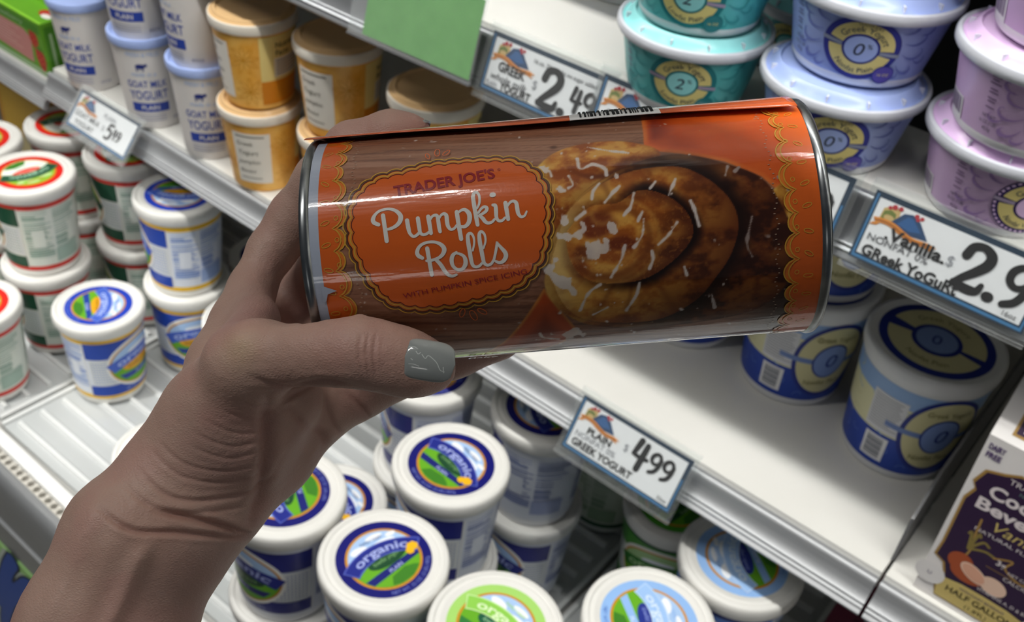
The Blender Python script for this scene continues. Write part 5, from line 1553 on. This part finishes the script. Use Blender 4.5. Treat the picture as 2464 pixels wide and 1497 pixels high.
CREASES = [([(-44.8, 13.2), (-34.3, 21.3), (-22.7, 23.0), (-11.1, 20.1), (-5.9, 10.8)], 0.55, 0.7), ([(-48.3, 16.7), (-37.8, 24.2), (-25.1, 26.5), (-14.6, 25.9)], 0.4, 0.7), ([(-53.7, 22.8), (-43.1, 29.3), (-32.4, 31.0), (-21.8, 34.0), (-14.7, 38.7)], 0.9, 0.8), ([(-39.3, 24.5), (-28.6, 27.7), (-20.2, 32.5), (-14.0, 40.0)], 1.5, 0.9), ([(-41.3, 8.4), (-31.6, 15.8), (-20.2, 18.4), (-8.7, 15.8)], 0.3, 0.6), ([(-39.6, 5.6), (-30.4, 12.4), (-19.0, 14.9), (-7.6, 11.8)], 0.25, 0.6), ([(-30.1, 6.6), (-18.7, 11.1), (-7.4, 7.7)], 0.22, 0.6), ([(-28.7, 3.1), (-17.3, 7.6), (-6.0, 4.2)], 0.22, 0.6), ([(-25.0, -0.5), (-14.8, 4.1), (-4.6, 0.7)], 0.2, 0.6), ([(-20.2, -3.4), (-11.2, 0.3), (-3.3, -2.8)], 0.2, 0.6), ([(-15.7, -6.2), (-7.8, -3.4), (-1.0, -6.2)], 0.25, 0.6), ([(-6.4, -4.6), (-1.9, -6.3), (4.8, -10.2)], 0.5, 0.7), ([(-5.1, -9.4), (-8.8, 1.4), (-10.0, 12.2), (-13.6, 24.3), (-17.8, 36.3)], 1.3, 1.5), ([(-5.2, -4.6), (1.7, 9.3), (-0.8, 18.1)], 0.7, 1.0), ([(7.7, -5.7), (12.9, 1.4), (14.2, 6.7)], 0.6, 0.9), ([(3.0, -6.6), (4.3, 3.7), (6.8, 10.2)], 0.5, 0.8), ([(21.1, -24.5), (20.6, -19.1), (21.7, -13.2)], 0.25, 0.5), ([(24.9, -25.0), (24.4, -19.1), (24.9, -12.1)], 0.22, 0.5), ([(23.1, -25.0), (22.6, -19.1), (23.3, -12.1)], 0.2, 0.5), ([(-10.9, -13.0), (-0.8, -9.6), (10.4, -11.7), (20.5, -9.9)], 0.5, 0.9), ([(-38.4, 31.8), (-44.1, 44.4), (-49.8, 58.1)], -1.1, 2.2), ([(-52.1, 19.3), (-57.8, 36.4), (-65.8, 55.8)], -0.5, 2.5)]
HO = Vector((-0.060, 0.030, 0.300))
HMAT = Matrix.Identity(4)
for i in range(3):
    HMAT[i][0] = _r[i]; HMAT[i][1] = _d[i]; HMAT[i][2] = _f[i]
_o = _r * HO.x + _d * HO.y + _f * HO.z
HMAT[0][3], HMAT[1][3], HMAT[2][3] = W(*_o)


def skin_mesh(bones, h=1.7):
    B = [(np.array(a[:3], np.float32), a[3], np.array(b[:3], np.float32), b[3], k) for a, b, k in bones]
    lo_ = np.min([np.minimum(a - ra, b - rb) for a, ra, b, rb, k in B], 0) - 6
    hi_ = np.max([np.maximum(a + ra, b + rb) for a, ra, b, rb, k in B], 0) + 6
    ax = [np.arange(lo_[i], hi_[i] + h, h, dtype=np.float32) for i in range(3)]
    N = [len(a) for a in ax]
    D = np.full(N, 60.0, np.float32)
    for a, ra, b, rb, k in B:
        # only the neighbourhood of each bone
        pad = max(ra, rb) + 16
        sl = []
        for i in range(3):
            i0 = max(0, int((min(a[i], b[i]) - pad - lo_[i]) / h)); i1 = min(N[i], int((max(a[i], b[i]) + pad - lo_[i]) / h) + 2)
            sl.append(slice(i0, i1))
        X, Y, Z = np.meshgrid(ax[0][sl[0]], ax[1][sl[1]], ax[2][sl[2]], indexing='ij')
        e = b - a; L = float(e @ e) + 1e-9
        t = np.clip(((X - a[0]) * e[0] + (Y - a[1]) * e[1] + (Z - a[2]) * e[2]) / L, 0, 1)
        d = np.sqrt((X - a[0] - t * e[0]) ** 2 + (Y - a[1] - t * e[1]) ** 2 + (Z - a[2] - t * e[2]) ** 2) - (ra + (rb - ra) * t)
        o = D[tuple(sl)]
        q = np.clip(0.5 + 0.5 * (o - d) / k, 0, 1)
        D[tuple(sl)] = o * (1 - q) + d * q - k * q * (1 - q)
    # the can pressed against the skin leaves no room inside it
    X, Y, Z = np.meshgrid(*ax, indexing='ij')
    inv = HMAT.inverted() @ CM
    c0 = np.array(inv.translation) * 1000; cax = np.array(inv.col[0][:3])
    px, py, pz = X - c0[0], Y - c0[1], Z - c0[2]
    al = px * cax[0] + py * cax[1] + pz * cax[2]
    rad = np.sqrt(np.maximum(px * px + py * py + pz * pz - al * al, 0))
    dc = np.maximum(rad - 35.6, np.maximum(-1.0 - al, al - CAN_L * 1000 - 1.0))
    D = np.maximum(D, -dc).astype(np.float32)
    s = D < 0
    n = [x - 1 for x in N]
    cnt = np.zeros(n, np.float32); acc = np.zeros(n + [3], np.float32)
    corner = lambda i, j, k: (slice(i, N[0] - 1 + i), slice(j, N[1] - 1 + j), slice(k, N[2] - 1 + k))
    for axis in range(3):
        for p in (0, 1):
            for q in (0, 1):
                c0 = [0, 0, 0]; oth = [i for i in range(3) if i != axis]
                c0[oth[0]], c0[oth[1]] = p, q
                c1 = list(c0); c1[axis] = 1
                a, b = D[corner(*c0)], D[corner(*c1)]
                m_ = (a < 0) != (b < 0)
                t = np.where(m_, a / np.where(m_, a - b, 1), 0)
                cnt += m_
                for i in range(3):
                    acc[..., i] += m_ * (t if i == axis else c0[i])
    idx = np.full(n, -1, np.int64)
    act = cnt > 0
    idx[act] = np.arange(act.sum())
    base = np.stack(np.nonzero(act), -1)
    V = (base + acc[act] / cnt[act][:, None]) * h + lo_
    F = []
    for axis in range(3):
        o1, o2 = [(1, 2), (2, 0), (0, 1)][axis]
        a = [slice(None)] * 3; b = [slice(None)] * 3
        a[axis] = slice(0, N[axis] - 1); b[axis] = slice(1, N[axis])
        fl_ = s[tuple(a)] != s[tuple(b)]
        I = np.stack(np.nonzero(fl_), -1)
        I = I[(I[:, o1] > 0) & (I[:, o2] > 0) & (I[:, o1] < N[o1] - 1) & (I[:, o2] < N[o2] - 1)]
        inside = s[tuple(a)][tuple(I.T)]
        def cell(d1, d2):
            J = I.copy(); J[:, o1] -= d1; J[:, o2] -= d2
            return idx[tuple(J.T)]
        Q = np.stack([cell(0, 0), cell(1, 0), cell(1, 1), cell(0, 1)], -1)
        Q[~inside] = Q[~inside][:, ::-1]
        F.append(Q)
    return V, np.concatenate(F)


V, F = skin_mesh(BONES)
tm = bpy.data.meshes.new('hand_raw')
tm.from_pydata((V / 1000).tolist(), [], F.tolist()); tm.update()
to = bpy.data.objects.new('hand_raw', tm); COL.objects.link(to)
s1 = to.modifiers.new('smooth', 'SMOOTH'); s1.iterations = 3; s1.factor = .5
s2 = to.modifiers.new('sub', 'SUBSURF'); s2.levels = 2; s2.render_levels = 2
dg = bpy.context.evaluated_depsgraph_get()
hm = bpy.data.meshes.new_from_object(to.evaluated_get(dg))
bpy.data.objects.remove(to); bpy.data.meshes.remove(tm)
nv = len(hm.vertices)
co = np.empty(nv * 3, np.float32); hm.vertices.foreach_get('co', co); co = co.reshape(-1, 3) * 1000
no = np.empty(nv * 3, np.float32); hm.vertices.foreach_get('normal', no); no = no.reshape(-1, 3)
disp = np.zeros(nv, np.float32)
facing = np.clip(-no[:, 2] * 2.2, 0, 1)
red = np.zeros(nv, np.float32)
for pts, depth, width in CREASES:
    q = np.array(spline(pts, 6))
    d = np.full(nv, 1e9, np.float32)
    near = (co[:, 0] > q[:, 0].min() - 6) & (co[:, 0] < q[:, 0].max() + 6) & (co[:, 1] > q[:, 1].min() - 6) & (co[:, 1] < q[:, 1].max() + 6)
    c2 = co[near][:, :2]; dn = np.full(len(c2), 1e9); tt = np.zeros(len(c2))
    for k, (a, b) in enumerate(zip(q[:-1], q[1:])):
        e = b - a; t = np.clip(((c2 - a) @ e) / (e @ e + 1e-9), 0, 1)
        dd = np.linalg.norm(c2 - a - t[:, None] * e, axis=1)
        better = dd < dn
        dn[better] = dd[better]; tt[better] = ((k + t) / (len(q) - 1))[better]
    fade = np.clip(np.minimum(tt, 1 - tt) * 5, 0, 1)
    g = np.exp(-(dn / width) ** 2) * fade * facing[near]
    rim = np.exp(-((dn - 1.9 * width) / (1.2 * width)) ** 2) * fade * facing[near]
    disp[near] += -depth * g + .28 * depth * rim
    if depth > 0: red[near] = np.maximum(red[near], g * min(1, depth))
# fine parallel skin folds on the thenar side and palm heel
hx, hy = co[:, 0], co[:, 1]
nzs = fbm(hx * .10 + 3, hy * .10 + 9, 2)
disp += .10 * (fbm(hx * .6, hy * .6 + .4 * co[:, 2], 3) - .5) * 1.2
disp += .5 * (fbm(hx * .07 + 5, hy * .07 + co[:, 2] * .05, 2) - .5)
co2 = co + no * disp[:, None]
hm.vertices.foreach_set('co', (co2 / 1000).astype(np.float32).ravel())
# skin tone: pinker joints and palm, paler taut knuckle, faint blue veins
tone = np.zeros((nv, 3)) + np.array(lin('#c3a191')[:3])
L3 = lambda h: np.array(lin(h)[:3])


def blend(c, k):
    global tone
    tone = tone * (1 - k[:, None]) + L3(c) * k[:, None]


spot = lambda x, y, r: np.exp(-(((hx - x) ** 2 + (hy - y) ** 2) / r ** 2))
blend('#b48f80', np.clip((fbm(hx * .06, hy * .06, 3) - .42) * 2.2, 0, .7))
blend('#c4978b', np.clip((fbm(hx * .09 + 31, hy * .09 + 11, 2) - .5) * 2.0, 0, .5))
blend('#d8bd9a', 0.8 * spot(-12.4, -20.9, 5.5))
blend('#bb8f80', 0.5 * spot(8.9, -20.1, 9))
blend('#c48f84', 0.45 * spot(24.1, -19.0, 8))
blend('#c08d86', 0.6 * spot(-17.0, -28.5, 8))
blend('#b98a80', 0.5 * spot(30.6, -88.0, 8))
blend('#94706a', 0.5 * spot(-18.1, 13.2, 13))
blend('#8d7472', 0.35 * spot(-22.7, 37.6, 9))
blend('#8f7370', 0.35 * spot(-34.3, 48.0, 12))
blend('#a97a6f', 0.5 * spot(42.5, -15.3, 12))
blend('#8f6f69', 0.4 * spot(-20.9, -37.7, 7))
blend('#96635a', red * .45)
ca_ = hm.color_attributes.new('skin', 'FLOAT_COLOR', 'POINT')
ca_.data.foreach_set('color', np.c_[tone, np.ones(nv)].astype(np.float32).ravel())
hm.polygons.foreach_set('use_smooth', [True] * len(hm.polygons)); hm.update()
sk = bpy.data.materials.new('skin'); sk.use_nodes = True
nt = sk.node_tree; b = nt.nodes['Principled BSDF']
an = nt.nodes.new('ShaderNodeAttribute'); an.attribute_name = 'skin'
nt.links.new(an.outputs['Color'], b.inputs['Base Color'])
b.inputs['Roughness'].default_value = .52
b.inputs['Subsurface Weight'].default_value = .12; b.inputs['Subsurface Radius'].default_value = (.004, .0016, .0009); b.inputs['Subsurface Scale'].default_value = .6
tc = nt.nodes.new('ShaderNodeTexCoord')
v1 = nt.nodes.new('ShaderNodeTexVoronoi'); v1.inputs['Scale'].default_value = 900; v1.feature = 'DISTANCE_TO_EDGE'
mp = nt.nodes.new('ShaderNodeMapping'); mp.inputs['Scale'].default_value = (1.0, 1.6, 1.0); mp.inputs['Rotation'].default_value = (0, 0, .6)
n2 = nt.nodes.new('ShaderNodeTexNoise'); n2.inputs['Scale'].default_value = 260; n2.inputs['Detail'].default_value = 4
ad = nt.nodes.new('ShaderNodeMath'); ad.operation = 'MULTIPLY_ADD'; ad.inputs[1].default_value = .6
bp = nt.nodes.new('ShaderNodeBump'); bp.inputs['Strength'].default_value = .45; bp.inputs['Distance'].default_value = .0006
L = nt.links.new
L(tc.outputs['Object'], mp.inputs[0]); L(mp.outputs[0], v1.inputs['Vector']); L(tc.outputs['Object'], n2.inputs['Vector'])
L(v1.outputs['Distance'], ad.inputs[0]); L(n2.outputs[0], ad.inputs[2]); L(ad.outputs[0], bp.inputs['Height']); L(bp.outputs[0], b.inputs['Normal'])
hm.materials.append(sk)
hand = new_obj('person', hm)
hand.name = 'person'
hand.matrix_world = HMAT
tag(hand, 'bare left hand and forearm with grey nail polish gripping the orange can', 'person')

# nails: domed plates set into the fingertips
POL = noise_mat('grey_polish', '#979c9a', '#a4a9a6', 30, .16, coat=1.0)
CHIP = mat('#d3d8d4', .3)


def nail(name, c, axis, up, ln, wd, rad, label, chips=()):
    """c: nail centre (mm, hand space); axis: towards the fingertip; up: outward normal"""
    ax_ = Vector(axis).normalized(); u_ = Vector(up); u_ = (u_ - ax_ * u_.dot(ax_)).normalized(); sd = ax_.cross(u_)
    C_ = Vector(c)
    m = MB(); n1, n2_ = 22, 18
    def pt(s, t, lift):
        th = t * (wd / 2) / rad
        arch = -.055 * ln * s * s * .9
        return (C_ + ax_ * (s * ln / 2) + sd * (rad * math.sin(th)) + u_ * (rad * (math.cos(th) - 1) + arch + lift)) / 1000
    top = []; bot = []
    for i in range(n1 + 1):
        s = -1 + 2 * i / n1
        e = (1 - abs(s) ** 3.2) ** (1 / 2.6) if s > 0 else (1 - abs(s) ** 5) ** (1 / 4)
        for j in range(n2_ + 1):
            t = (-1 + 2 * j / n2_) * max(e, .02)
            top.append(pt(s, t, .22 * (1 - .6 * abs(t) ** 4) * (1 - .5 * abs(s) ** 6))); bot.append(pt(s, t, -.5))
    k = n2_ + 1
    q = [(i * k + j, (i + 1) * k + j, (i + 1) * k + j + 1, i * k + j + 1) for i in range(n1) for j in range(n2_)]
    m.add(top, q, POL); m.add(bot, [f[::-1] for f in q], POL)
    nn = len(top)
    rimi = [j for j in range(k)] + [i * k + n2_ for i in range(1, n1 + 1)] + [n1 * k + j for j in range(n2_ - 1, -1, -1)] + [i * k for i in range(n1 - 1, 0, -1)]
    m.add(top + bot, [(rimi[i], rimi[(i + 1) % len(rimi)], rimi[(i + 1) % len(rimi)] + nn, rimi[i] + nn) for i in range(len(rimi))], POL)
    o = m.build(name, hand, smooth=60)
    o['label'] = label
    for st in chips:
        cm = MB(); a = Art(); a.stroke(st, .035, CHIP, 1, 5)
        a.into(cm, lambda u, v, l: tuple(pt(u, v, .24)))
        new_obj('polish_chip', raw_mesh(cm, 'polish_chip'), o)


nail('thumb_nail', (39.8, -17.8, -44.2), (1, 0.17, 0.07), (0.06, -0.1, -1), 12.6, 11.2, 7.4, 'grey polished thumb nail with chipped streaks', [[(-0.9, -0.45), (-0.7, -0.5), (-0.55, -0.42)], [(-0.35, -0.2), (-0.2, -0.05), (-0.1, -0.2), (0.15, -0.05), (0.3, 0.1), (0.45, 0.35), (0.62, 0.4)], [(-0.8, 0.3), (-0.6, 0.28), (-0.4, 0.33)], [(-0.75, 0.05), (-0.68, 0.1)], [(-0.6, -0.3), (-0.5, -0.2), (-0.42, -0.28)], [(0.55, 0.2), (0.6, 0.45)]])
nail('index_nail', (29.5, -90.5, 28.5), (1, 0.05, 0.0), (0.05, -1, 0.12), 9.5, 8.5, 6.0, 'dark grey polished index finger nail', [])
